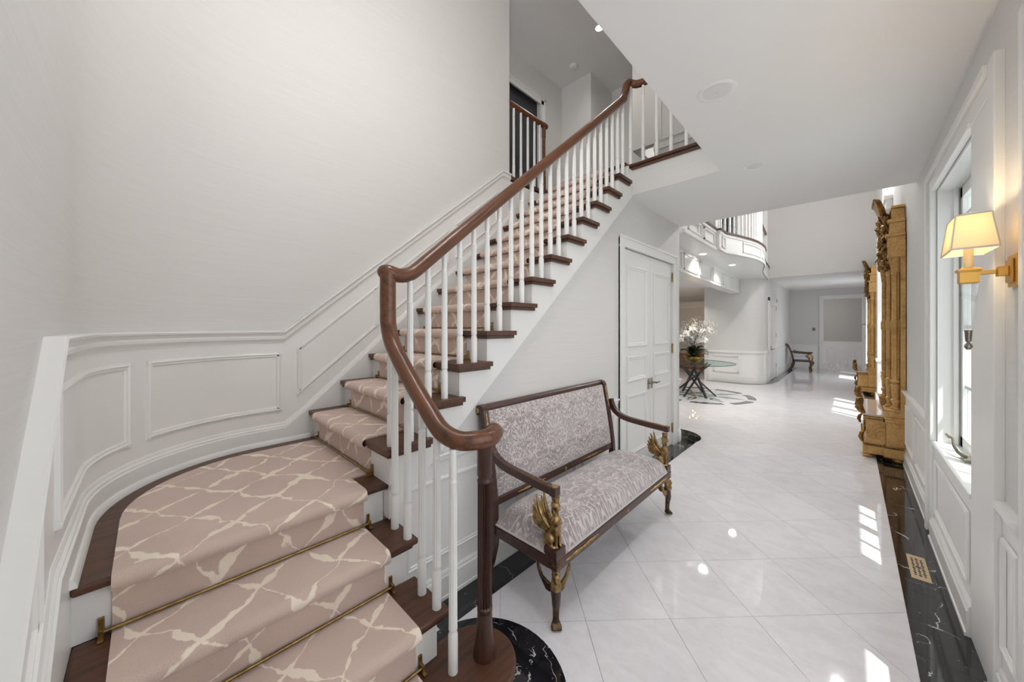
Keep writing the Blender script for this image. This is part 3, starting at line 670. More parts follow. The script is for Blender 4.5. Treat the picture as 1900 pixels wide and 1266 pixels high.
# ================================================================== STAIRCASE
st = thing('staircase', 'white and dark oak staircase turning up along the curved wall', 'staircase', (-2.05, .58, 0))
XL = -2.702                                  # face of skirting on the straight flight
def treadx(k):                               # straight flight, nosing faces -Y
    y = yk(k); z = k*R; xr = -1.555; b = y+G+.045
    mb = MB(); mb.box(XL, xr, y, b, z-.028, z)
    mb.box(xr-.04, xr, b, y+.262, z-.028, z)
    mb2 = MB(); mb2.box(XL, xr-.016, y+.016, b, z-.048, z-.028).box(xr-.04, xr-.016, b, y+.25, z-.048, z-.028)
    mb.add(mb2.v, mb2.f); return mb
for k in range(5, 17):
    treadx(k).build('tread', 'woodx', st, bevel=.009, seg=3)
    y0 = yk(k)+.034
    MB().box(XL, -1.592, y0, y0+.018, (k-1)*R, k*R-.028).build('riser', 'trim', st)
MB().box(XL, -1.592, yk(17)+.034, yk(17)+.055, 16*R, ZU-.028).build('riser', 'trim', st)
MB().box(XL, -1.6, yk(17), 3.46, ZU-.028, ZU).build('tread', 'woodx', st, bevel=.009, seg=3)
# landing
out = [(-1.62, -.16)]+[(WP(s, .03)) for s in spath(s_x(-1.8), s_y(.83))]+[(-1.66, .83), (-1.62, .832)]
MB().prism(out, 'z', 4*R-.028, 4*R).build('landing_floor', 'woody', st, bevel=.009, seg=3)
MB().box(-1.672, -1.654, -.16, .80, 3*R, 4*R-.028).build('riser', 'trim', st)
for k in (3, 2):
    x = XN[k]; xb = XN[k+1]-.035; z = k*R
    MB().box(xb, x, -.16, .842, z-.028, z).box(xb, x-.016, -.16, .826, z-.048, z-.028).build('tread', 'woody', st, bevel=.009, seg=3)
    MB().box(x-.05, x-.034, -.16, .80, (k-1)*R, z-.028).build('riser', 'trim', st)
cs_ = (-1.072, .892)
def slot(r, x1, x0): return [(x0, -.16), (x1, -.16)]+[(cs_[0]+r*math.cos(a), cs_[1]+r*math.sin(a)) for a in [PI*i/20 for i in range(21)]]+[(x0, .8)]
MB().prism([(-1.24, -.16), (-.904, -.16)]+[(cs_[0]+.168*math.cos(a), cs_[1]+.168*math.sin(a)) for a in [PI*i/28 for i in range(29)]], 'z', R-.03, R).build('starter_tread', 'woody', st, bevel=.009, seg=3)
MB().prism([(-1.21, -.16), (-.94, -.16)]+[(cs_[0]+.132*math.cos(a), cs_[1]+.132*math.sin(a)) for a in [PI*i/28 for i in range(29)]], 'z', .0016, R-.03).build('starter_riser', 'trim', st, smooth=True)
# carcass of the lower flight
MB().prism([(-2.2, 0.002), (-1.225, .002), (-1.225, R), (-1.225, 2*R-.05), (-1.47, 2*R-.05), (-1.47, 3*R-.05), (-1.66, 3*R-.05), (-1.66, 4*R-.03), (-2.2, 4*R-.03)], 'y', .76, .80).build('stringer', 'trim', st)
# sawtooth stringer on the hall side
pl = []
for k in range(5, 17):
    y = yk(k)+.043; pl += [(y, (k-1)*R-.048 if k > 5 else 4*R-.03), (y, k*R-.048)]
pl += [(yk(17)+.043, 16*R-.048), (yk(17)+.043, ZU-.05), (3.398, ZU-.05), (3.398, zstr(3.398)), (.80, zstr(.80)), (.80, 4*R-.03)]
MB().prism(pl, 'x', XW-.02, -1.5905).build('stringer', 'trim', st)
MB().tube([(XW, .82, zstr(.82)), (XW, 3.39, zstr(3.39))], .012, 6).build('stringer_bead', 'trim', st)

# handrail
def smooth_path(P, n=6):
    V = [Vector(p) for p in P]; out = []
    for i in range(len(V)-1):
        p0, p1, p2, p3 = V[max(i-1, 0)], V[i], V[i+1], V[min(i+2, len(V)-1)]
        for j in range(n):
            t = j/n; out.append(.5*((2*p1)+(-p0+p2)*t+(2*p0-5*p1+4*p2-p3)*t*t+(-p0+3*p1-3*p2+p3)*t**3))
    return out+[V[-1]]
XH = -1.605
low = [(-1.085, 1.0, 1.062), (-1.055, .985, 1.062), (-1.035, .94, 1.06), (-1.045, .88, 1.06), (-1.085, .83, 1.062), (-1.15, .803, 1.085), (-1.22, .80, 1.13), (-1.36, .80, 1.24), (-1.50, .80, 1.36), (-1.565, .80, 1.43), (-1.60, .80, 1.51), (-1.605, .80, 1.60), (-1.605, .80, 1.70), (-1.605, .80, 1.782)]
pth = smooth_path(low, 6); n = len(pth)
rad = [.037]*n
for i in range(6): rad[i] = .037*[.35, .75, .95, 1.06, 1.1, 1.08][i]
rad[-1] = .022; rad[-2] = .034
MB().tube(pth, rad, 18).build('handrail', 'rail_low', st, smooth=True)
upp = [(XH-.03, .792, 1.765), (XH, .80, 1.765), (XH, .86, 1.755), (XH, .92, 1.770), (XH, .98, 1.815), (XH, 1.04, 1.868), (XH, 1.42, 2.196), (XH, 1.93, 2.628), (XH, 3.14, 3.655), (XH, 3.20, 3.71), (XH, 3.25, 3.77), (XH, 3.285, 3.85), (XH, 3.31, 3.92), (XH+.005, 3.35, 3.955), (XH+.03, 3.385, 3.95), (XH+.08, 3.40, 3.935), (XH+.2, 3.405, 3.93), (-.80, 3.405, 3.93)]
pth2 = smooth_path(upp, 6); r2 = [.036]*len(pth2); r2[0] = .02; r2[1] = .033
MB().tube(pth2, r2, 18).build('handrail', 'rail_up', st, smooth=True)
def lerp_z(P, key, v):
    for a, b in zip(P, P[1:]):
        ka, kb = key(a), key(b)
        if min(ka, kb) <= v <= max(ka, kb) and abs(kb-ka) > 1e-6: return a.z+(b.z-a.z)*(v-ka)/(kb-ka)
    return P[0].z
def zlow(x): return lerp_z([p for p in pth[24:] if p.z < 1.6], lambda p: p.x, x) if x < -1.12 else 1.05
def zup(y): return lerp_z(pth2, lambda p: p.y, y)
bcache = {}
def baluster(h, r=.0165):
    key = (round(h, 2), r)
    if key not in bcache:
        b = .155; prof = [(r*1.12, 0), (r*1.12, b-.012), (r*1.02, b-.006), (r*.90, b), (r*.90, b+.006), (r*1.04, b+.010), (r*1.04, b+.016), (r*1.0, b+.02), (r*.92, h-.135), (r*.95, h-.125), (r*.78, h-.120), (r*.78, h-.114), (r*.93, h-.106), (r*.86, h)]
        bcache[key] = MB().lathe(prof, (0, 0, 0), 24, flutes=(7, 8)).mesh('baluster', smooth=True); bcache[key].materials.append(M['white'])
    return bcache[key]
for x, k in ((-1.545, 3), (-1.428, 3), (-1.309, 2), (-1.199, 2), (-1.09, 1)):
    z = k*R; inst('baluster', baluster(zlow(x)-.015-z), None, st, (x, .805, z))
for k in range(5, 17):
    for dy in (.048, .152):
        y = yk(k)+dy; z = k*R; inst('baluster', baluster(zup(y)-.012-z), None, st, (XH, y, z))
inst('baluster', baluster(3.94-ZU), None, st, (XH+.01, 3.375, ZU))
for x in (-1.479, -1.345, -1.21, -1.075, -.94): inst('baluster', baluster(3.92-ZU), None, st, (x, 3.405, ZU))
np_ = [(.047, 0), (.047, .012), (.044, .03), (.036, .075), (.0315, .12), (.0300, .165), (.0285, .17), (.0285, .175), (.031, .18), (.031, .192), (.0295, .198), (.0285, .69), (.0305, .695), (.0305, .703), (.027, .708), (.027, .716), (.031, .722), (.030, .842)]
MB().lathe(np_, (-1.058, .938, R), 32, flutes=(10, 11)).build('newel_post', 'woodz', st, smooth=True)

# upper guard rail on the left of the opening
ur = thing('upper_balustrade', 'short upstairs balustrade with dark oak newel beside the curved wall', 'railing', (-2.73, 3.1, ZU))
MB().box(-2.79, -2.706, 2.79, 3.45, ZU, ZU+.045).build('shoe_rail', 'woody', ur, bevel=.008)
MB().tube([(-2.735, 2.79, 4.0), (-2.735, 3.36, 4.0), (-2.735, 3.40, 4.0), (-2.735, 3.45, 4.0)], [.033, .033, .037, .032], 14).build('handrail', 'rail', ur, smooth=True)
MB().lathe([(.026, 0), (.026, .2), (.022, .22), (.021, .68), (.025, .70), (.025, .82)], (-2.735, 3.40, ZU+.02), 16).build('newel_post', 'rail', ur, smooth=True)
for y in (2.86, 2.98, 3.10, 3.22, 3.32): inst('baluster', baluster(.81, .0145), None, ur, (-2.735, y, ZU+.045))

# ------------------------------------------------------------------ stair runner and rods
T = .009
def corner(cx, cz, r, a0, a1, n=5): return [(cx+r*math.cos(a0+(a1-a0)*i/n), cz+r*math.sin(a0+(a1-a0)*i/n)) for i in range(n+1)]
prof = []                                    # horizontal coordinate h measured upstairs-wards, z
def step(h_nose, h_riser, z_bot, z_top):     # riser then nosing, h grows going up the stair
    p = [(h_riser-T, z_bot+T), (h_riser-T, z_top-.045)]
    p += [(h_nose+.006, z_top-.043)]+[(h_nose+.008+(.020+T)*math.cos(a), z_top-.020+(.020+T)*math.sin(a)) for a in [PI*1.42-PI*.92*i/8 for i in range(9)]]
    return p
run = thing('stair_runner', 'mauve carpet runner with a cream lattice fixed down the stairs', 'carpet', (-2.05, .4, 0))
def strip_mesh(prof, w0, w1, kind, v0=0):
    mb = MB(); uv = []; rings = []; v = v0
    def P(w, h, z): return (-h, w, z) if kind == 'low' else (w, h, z)
    pr = []; acc = v0
    for i, p in enumerate(prof):
        if i: acc += math.hypot(p[0]-prof[i-1][0], p[1]-prof[i-1][1])
        pr.append((p, acc))
    ws = [w0, w0+.006]+[w0+(w1-w0)*i/8 for i in range(1, 8)]+[w1-.006, w1]
    for (p, a) in pr:
        for w in ws: mb.v.append(P(w, *p)); uv.append((w-w0, a))
    n = len(ws)
    for i in range(len(pr)-1):
        for j in range(n-1):
            q = i*n+j; mb.f.append((q, q+1, q+n+1, q+n))
    # edge binding: fold the two sides inwards
    for side, dw in ((0, .0), (n-1, .0)):
        k = len(mb.v)
        for i, (p, a) in enumerate(pr):
            i0, i1 = max(i-1, 0), min(i+1, len(pr)-1); t = Vector((pr[i1][0][0]-pr[i0][0][0], pr[i1][0][1]-pr[i0][0][1])).normalized(); nn = Vector((t.y, -t.x))
            mb.v.append(P(ws[side], p[0]+nn.x*T, p[1]+nn.y*T)); uv.append((ws[side]-w0, a))
        for i in range(len(pr)-1):
            mb.f.append((i*n+side, (i+1)*n+side, k+i+1, k+i))
    mb.uv = uv; return mb, acc
hl = lambda x: -x
prl = []
for k in (1, 2, 3):
    prl += step(hl(XN[k]), hl(XN[k]-.034), (k-1)*R if k > 1 else .002, k*R)
prl += step(hl(XN[4]), hl(XN[4]-.034), 3*R, 4*R)
mbl, vacc = strip_mesh(prl, -.08, .70, 'low'); mbl.build('lower_runner', 'carpet', run, smooth=True)
cpz = 4*R+T
lp = [(-1.628, -.08), (-2.05, -.08)]+[(CX-.53*math.sin(t)*1.0, .45-.53*math.cos(t)) for t in [PI/2*i/12 for i in range(1, 13)]]+[(-2.58, .80), (-1.79, .80), (-1.79, .70), (-1.628, .70)]
mb = MB().prism(lp, 'z', 4*R+.0005, cpz); mb.uv = [(y+.08, vacc-1.628-x) for x, y, z in mb.v]; mb.build('landing_carpet', 'carpet', run)
pru = []
for k in range(5, 18): pru += step(yk(k), yk(k)+.034, (k-1)*R, k*R)
pru += [(3.46, ZU+T)]
mbu, _ = strip_mesh(pru, -2.565, -1.79, 'up', 3.1); mbu.build('upper_runner', 'carpet', run, smooth=True)
ordn = ['first', 'second', 'third', 'fourth', 'fifth', 'sixth', 'seventh', 'eighth', 'ninth', 'tenth', 'eleventh', 'twelfth', 'thirteenth', 'fourteenth', 'fifteenth', 'sixteenth', 'seventeenth']
for k in range(2, 18):
    low_ = k <= 4
    if low_: x = XN[k]-.034+T+.012; y = .31; w = .78; z = (k-1)*R+T+.010
    else: x = -2.178; y = yk(k)+.034-T-.012; w = .775; z = (k-1)*R+T+.010
    rt = thing('stair_rod', 'brass stair rod at the foot of the %s riser from the bottom' % ordn[k-1], 'stair rod', (x, y, (k-1)*R), 'brass stair rods holding the runner')
    h = w/2+.022
    a, b = ((x, y-h, z), (x, y+h, z)) if low_ else ((x-h, y, z), (x+h, y, z))
    MB().tube([a, b], .0055, 10).build('rod', 'brass', rt, smooth=True)
    for p in (a, b):
        e = MB(); f = 1 if low_ else 0
        bx = (p[0]-.012-T*.8, p[0]+.010) if low_ else (p[0]-.006, p[0]+.006); by = (p[1]-.006, p[1]+.006) if low_ else (p[1]-.010, p[1]+.012+T*.8)
        e.box(*bx, *by, (k-1)*R+.0005, z+.012)
        if low_: e.box(p[0]-.021, p[0]-.012, p[1]-.007, p[1]+.007, (k-1)*R+.0005, z+.038).box(p[0]-.02, p[0]+.022, p[1]-.007, p[1]+.007, (k-1)*R+.0005, (k-1)*R+.006)
        else: e.box(p[0]-.007, p[0]+.007, p[1]+.012, p[1]+.021, (k-1)*R+.0005, z+.038).box(p[0]-.007, p[0]+.007, p[1]-.022, p[1]+.02, (k-1)*R+.0005, (k-1)*R+.006)
        e.build('bracket', 'brass', rt, bevel=.002)

# ================================================================== FURNITURE AND FITTINGS
def uvbox(mb, f): mb.uv = [f(p) for p in mb.v]; return mb
# ------------------------------------------------------------------ settee
se = thing('settee', 'dark mahogany settee in lilac cut velvet with gilt sphinx arms', 'settee', (-1.3, 2.15, 0))
Y0, Y1, XF, XB = 1.388, 2.915, -1.035, -1.515
fr = MB().box(XF-.045, XF, Y0, Y1, .288, .345).box(XB, XB+.045, Y0, Y1, .288, .345).box(XB+.045, XF-.045, Y0, Y0+.045, .288, .345).box(XB+.045, XF-.045, Y1-.045, Y1, .288, .345)
fr.build('seat_frame', 'mahog', se, bevel=.006)
for y in (Y0, Y1-.082): MB().box(XF-.085, XF-.003, y+.001, y+.082, .345, .392).build('arm_block', 'mahog', se, bevel=.004)
mb = MB(); nx, ny = 14, 34; xa, xb, ya, yb = XB+.01, XF-.004, Y0+.008, Y1-.008
def sm(t, p): return 1-abs(2*t-1)**p
for lay in range(2):
    for i in range(nx+1):
        for j in range(ny+1):
            u, v = i/nx, j/ny
            if lay == 0:
                x, y = xa+(xb-xa)*u, ya+(yb-ya)*v
                h = .352+.125*(sm(u, 4)*sm(v, 9))**.55
                if h < .36: h = .362
                bul = .006*(1 if 0 < i < nx else 0)
                mb.v.append((x, y, h))
            else: mb.v.append((xa+(xb-xa)*u, ya+(yb-ya)*v, .346))
n = ny+1; K = (nx+1)*n
for i in range(nx):
    for j in range(ny):
        a = i*n+j; mb.f.append((a, a+1, a+n+1, a+n)); mb.f.append((K+a, K+a+n, K+a+n+1, K+a+1))
for i in range(nx):
    for j in (0, ny): a = i*n+j; mb.f.append((a, a+n, K+a+n, K+a))
for j in range(ny):
    for i in (0, nx): a = i*n+j; mb.f.append((a, a+1, K+a+1, K+a))
uvbox(mb, lambda p: (p[1], p[0]+p[2]*.3)); cu = mb.build('seat_cushion', 'velvet', se, smooth=True, bevel=0)
MB().tube([(xa, ya-.002, .356), (xb-.07, ya-.002, .356)], .006, 8).tube([(xb+.002, ya+.085, .356), (xb+.002, yb-.085, .356)], .006, 8).build('piping', 'velvet', cu, smooth=True)
def backx(z): return -1.50-.09*(max(0, z-.46)/.54)**1.25
bz = [.50+.49*i/14 for i in range(15)]
mb = MB(); ys_ = [1.42+1.36*j/30 for j in range(31)]
for side in (0, 1):
    for i, z in enumerate(bz):
        for j, y in enumerate(ys_):
            e = min(i, 14-i, 1.5)/1.5*min(j, 30-j, 1.5)/1.5
            mb.v.append((backx(z)+(.012+.022*e if side == 0 else -.02), y, z))
n = 31; K = 15*n
for i in range(14):
    for j in range(30):
        a = i*n+j; mb.f.append((a, a+1, a+n+1, a+n)); mb.f.append((K+a, K+a+n, K+a+n+1, K+a+1))
for i in range(14):
    for j in (0, 30): a = i*n+j; mb.f.append((a, a+n, K+a+n, K+a))
for j in range(30):
    for i in (0, 14): a = i*n+j; mb.f.append((a, a+1, K+a+1, K+a))
uvbox(mb, lambda p: (p[1]+.03, p[2]+.05)); mb.build('back_cushion', 'velvet', se, smooth=True)
for y in (1.375, 2.785):
    pr = [(backx(z)-.016, z) for z in frange(.30, 1.0, .05)]
    pf = [(backx(z)+.026, z) for z in frange(.30, 1.0, .05)]
    ps = MB().prism(pf+[(backx(1.0)+.015, 1.02), (backx(1)-.02, 1.03), (backx(1.0)-.05, 1.015), (backx(1)-.055, .985), (backx(1)-.035, .965)]+pr[::-1], 'y', y, y+.042)
    post = ps.build('back_post', 'mahog', se, bevel=.004)
    MB().tube([(backx(z)+.0265, y+.021, z) for z in frange(.80, .985, .02)], [.003]+[.009]*8+[.003], 8, flat=.5).build('gilt_mount', 'gilt', post, smooth=True)
    MB().lathe([(.004, -.004), (.016, -.003), (.018, .0), (.010, .004), (.003, .005)], (backx(1)-.028, y-.001, .995), 14, axis='y').build('gilt_rosette', 'gilt', post, smooth=True)
MB().tube([(backx(1)-.022, 1.41, 1.0), (backx(1)-.022, 2.79, 1.0)], .026, 14).build('crest_rail', 'mahog', se, smooth=True)
lrn = MB().box(-1.517, -1.487, 1.415, 2.787, .452, .497).build('lower_back_rail', 'mahog', se, bevel=.004)
for y in (1.73, 2.10, 2.47):
    if y == 2.10: MB().lathe([(.003, 0), (.014, .001), (.013, .005), (.003, .006)], (-1.487, y, .474), 12, axis='x').build('gilt_mount', 'gilt', lrn)
    else: MB().tube([(-1.487, y-.14, .474), (-1.485, y-.05, .474), (-1.484, y, .474), (-1.485, y+.05, .474), (-1.487, y+.14, .474)], [.003, .009, .006, .009, .003], 8).tube([(-1.486, y, .466), (-1.484, y, .474), (-1.486, y, .482)], [.008, .011, .008], 8).build('gilt_mount', 'gilt', lrn, smooth=True)
fm = se
for y in (1.62, 2.15, 2.66):
    if y == 2.15: MB().lathe([(.003, 0), (.014, .001), (.013, .005), (.003, .006)], (XF, y, .317), 12, axis='x').build('gilt_mount', 'gilt', se)
    else: MB().tube([(XF, y-.16, .317), (XF+.001, y-.06, .317), (XF+.002, y, .317), (XF+.001, y+.06, .317), (XF, y+.16, .317)], [.003, .010, .006, .010, .003], 8).build('gilt_mount', 'gilt', se, smooth=True)
for y in (Y0, Y1):
    o = -1 if y == Y0 else 1
    for yy, xx, ax in ((y, XF-.022, 'y'), (y-o*.022, XF, 'x')):
        MB().lathe([(.003, 0), (.013, .001*1), (.012, .004), (.003, .005)], (xx, yy-(.004 if o < 0 and ax == 'y' else 0), .317), 12, axis=ax).build('gilt_rosette', 'gilt', se)
for y in (1.40, 2.872):
    ar = [(-1.545, .86), (-1.528, .80), (-1.495, .755), (-1.44, .722), (-1.36, .705), (-1.2, .692), (-1.055, .684)]
    ap = smooth_path([(a, y, b) for a, b in ar], 4); m_ = MB()
    rs = []
    for i, p in enumerate(ap):
        t = (ap[min(i+1, len(ap)-1)]-ap[max(i-1, 0)]).normalized(); u = Vector((-t.z, 0, t.x))
        if u.z < 0: u = -u
        rs.append([p+u*a*.021+Vector((0, b*.020, 0)) for a, b in ((-1, -1), (-1, 1), (1, 1), (1, -1))])
    m_.rings(rs); m_.box(-1.075, -1.038, y-.024, y+.024, .662, .708)
    arm = m_.build('arm', 'mahog', se, bevel=.005)
    MB().lathe([(.020, 0), (.018, .003), (.006, .006)], (-1.057, y, .708), 14).tube([(-1.25, y, .716), (-1.10, y, .708)], [.002, .006], 6).build('gilt_mount', 'gilt', arm)
def sphinx(cx, cy, z0):
    mb = MB()
    mb.ell((cx-.018, cy, z0+.045), (.036, .030, .048)).ell((cx-.020, cy+.022, z0+.035), (.034, .014, .036)).ell((cx-.020, cy-.022, z0+.035), (.034, .014, .036))
    mb.ell((cx+.002, cy, z0+.10), (.030, .026, .052)).ell((cx+.014, cy, z0+.135), (.024, .030, .028)).ell((cx+.030, cy-.013, z0+.128), (.014, .013, .014)).ell((cx+.030, cy+.013, z0+.128), (.014, .013, .014))
    for s in (-1, 1):
        mb.tube([(cx+.020, cy+.015*s, z0+.12), (cx+.026, cy+.014*s, z0+.06), (cx+.026, cy+.014*s, z0+.015), (cx+.036, cy+.014*s, z0+.008)], [.012, .009, .008, .009], 8)
        mb.ell((cx+.004, cy+.026*s, z0+.010), (.026, .010, .010))
    mb.tube([(cx+.012, cy, z0+.15), (cx+.014, cy, z0+.19)], [.018, .013], 10)
    mb.ell((cx+.018, cy, z0+.205), (.021, .018, .025)).ell((cx+.010, cy, z0+.212), (.024, .023, .024)).ell((cx+.006, cy, z0+.185), (.016, .022, .026)).ell((cx+.039, cy, z0+.202), (.006, .004, .006))
    mb.lathe([(.018, .23), (.024, .262)], (cx+.012, cy, z0), 10)
    o = mb.build('sphinx', 'gilt', se, remesh=.0035)
    for s in (-1, 1):
        w = MB()
        for k in range(6):
            t = k/5; L = .165-.085*t
            b = (cx-.012-.004*k, cy+.020*s, z0+.10-.004*k); a = math.radians(118+9*k)
            p = [(b[0]+math.cos(a)*L*q-.012*math.sin(PI*q), b[1]+.010*s*q, b[2]+math.sin(a)*L*q-.02*math.sin(PI*q)*(1-t)) for q in (0, .25, .5, .75, 1)]
            w.tube(p, [.010, .012, .011, .009, .003], 7)
        w.build('wing', 'gilt', o, smooth=True)
sphinx(-1.082, 1.425, .388); sphinx(-1.082, 2.872, .388)
def monopod(cx, cy, sy):
    dg = Vector((1, -sy*1.0, 0)).normalized()
    P = lambda d, z, l=0: (cx+dg.x*d-dg.y*l, cy+dg.y*d+dg.x*l, z)
    sh = MB().tube([P(.004, .118), P(.0, .085), P(-.002, .05), P(.0, .03)], [.020, .017, .016, .018], 12)
    for l in (-.017, -.006, .006, .017): sh.tube([P(.0, .028, l*.6), P(.018, .018, l), P(.030, .008, l*1.1)], [.011, .011, .008], 8)
    sh.ell(P(0, .017), (.022, .022, .016))
    leg = sh.build('leg', 'bronze', se, remesh=.0035)
    MB().tube([P(-.006, .205), P(.0, .17), P(.006, .14), P(.004, .116)], [.026, .026, .022, .021], 12).build('thigh', 'patina', leg, smooth=True)
    b = MB().tube([P(-.012, .286), P(-.006, .25), P(.004, .21), P(.0, .185)], [.020, .020, .027, .022], 12)
    b.ell(P(.014, .252), (.020, .020, .024)).ell(P(.030, .244), (.009, .009, .010)).ell(P(.006, .268, .016), (.008, .008, .010)).ell(P(.006, .268, -.016), (.008, .008, .010)).ell(P(.008, .212), (.026, .026, .030))
    b.build('lion_bust', 'gilt', leg, remesh=.0035)
    for dv, off in (((-1, 0), -1), ((0, -sy if False else sy*1.0), 1)):
        dv = Vector((dv[0], dv[1], 0)); w = MB(); pn = Vector((-dv.y, dv.x, 0))
        for k in range(6):
            t = k/5; base = Vector((cx, cy, .195-.004*k))+dv*.016
            tip = base+dv*(.108-.055*t)+Vector((0, 0, .098-.075*t))
            p = []
            for q in (0, .25, .5, .75, 1):
                v = base.lerp(tip, q)+dv*(.026*math.sin(PI*q)*(1-.4*t))-Vector((0, 0, .028*math.sin(PI*q)*(1-.4*t))); p.append(v)
            w.tube(p, [.008, .010, .009, .007, .003], 7)
        w.build('wing', 'bronze' if off < 0 else 'gilt', leg, smooth=True)
monopod(XF-.022, Y0+.022, 1); monopod(XF-.022, Y1-.022, -1)
for y in (Y0+.005, Y1-.045):
    MB().prism([(-1.525, .345), (-1.480, .345), (-1.488, .22), (-1.520, .10), (-1.563, .0), (-1.592, .0), (-1.550, .12), (-1.525, .24)], 'y', y, y+.04).build('leg', 'mahog', se, bevel=.004)

# ------------------------------------------------------------------ wall sconce
sx, sy = .33, 2.21
sc = thing('wall_sconce', 'lit brass wall sconce with cream shade and crystal drop', 'wall lamp', (XR, sy, 1.70))
MB().box(XR-.012, XR, sy-.05, sy+.05, 1.648, 1.768).box(XR-.020, XR-.012, sy-.036, sy+.036, 1.665, 1.752).build('backplate', 'sconce', sc, bevel=.004)
MB().box(XR-.045, XR-.02, sy-.016, sy+.016, 1.69, 1.726).box(sx, XR-.045, sy-.008, sy+.008, 1.70, 1.716).build('arm', 'sconce', sc, bevel=.002)
MB().rings([[(sx+a*w, sy+b*w, z) for a, b in ((-1, -1), (1, -1), (1, 1), (-1, 1))] for w, z in ((.021, 1.668), (.024, 1.672), (.024, 1.710), (.030, 1.718), (.030, 1.723), (.014, 1.730))]).build('socket_cup', 'sconce', sc)
MB().lathe([(.013, 1.73), (.013, 1.805)], (sx, sy, 0), 16).build('candle_sleeve', mat('ivory_candle', (.85, .70, .42), .5), sc, smooth=True)
MB().ell((sx, sy, 1.845), (.016, .016, .030)).build('bulb', 'bulb', sc, smooth=True)
def rect(x, y, z): return [(sx-x, sy-y, z), (sx+x, sy-y, z), (sx+x, sy+y, z), (sx-x, sy+y, z)]
shd = MB().rings([rect(.055, .105, 1.790), rect(.041, .078, 1.925), rect(.0405, .0775, 1.925), rect(.0545, .1045, 1.790), rect(.055, .105, 1.790)], True, False).build('lamp_shade', 'shade', sc)
tp = MB()
for (x, y, z, h) in ((.0556, .1056, 1.789, .007), (.0416, .0786, 1.920, .006)):
    a, b = rect(x, y, z), rect(x-.002, y-.002, z); tp.rings([rect(x, y, z), rect(x-.0005, y-.0005, z+h), rect(x-.002, y-.002, z+h), rect(x-.002, y-.002, z), rect(x, y, z)], True, False)
for i in range(4): tp.tube([rect(.0556, .1056, 1.789)[i], rect(.0416, .0786, 1.925)[i]], .0022, 6)
tp.build('shade_trim', mat('shade_tape', (.55, .50, .43), .7), shd)
MB().rings([[(sx+a*w, sy+b*w, z) for a, b in ((-1, -1), (1, -1), (1, 1), (-1, 1))] for w, z in ((.021, 1.668), (.010, 1.485))]).build('crystal_drop', 'crystal', sc)
MB().lathe([(.012, 1.488), (.010, 1.483), (.008, 1.445), (.004, 1.440), (.010, 1.430), (.011, 1.422), (.005, 1.412)], (sx, sy, 0), 14).build('finial', 'nickel', sc, smooth=True)
pd = bpy.data.lights.new('sconce_bulb_light', 'POINT'); pd.energy = 3.0; pd.color = (1, .74, .42); pd.shadow_soft_size = .02
po = bpy.data.objects.new('sconce_bulb_light', pd); COL.objects.link(po); po.parent = sc; po.location = (sx-XR, 0, .145+.03)

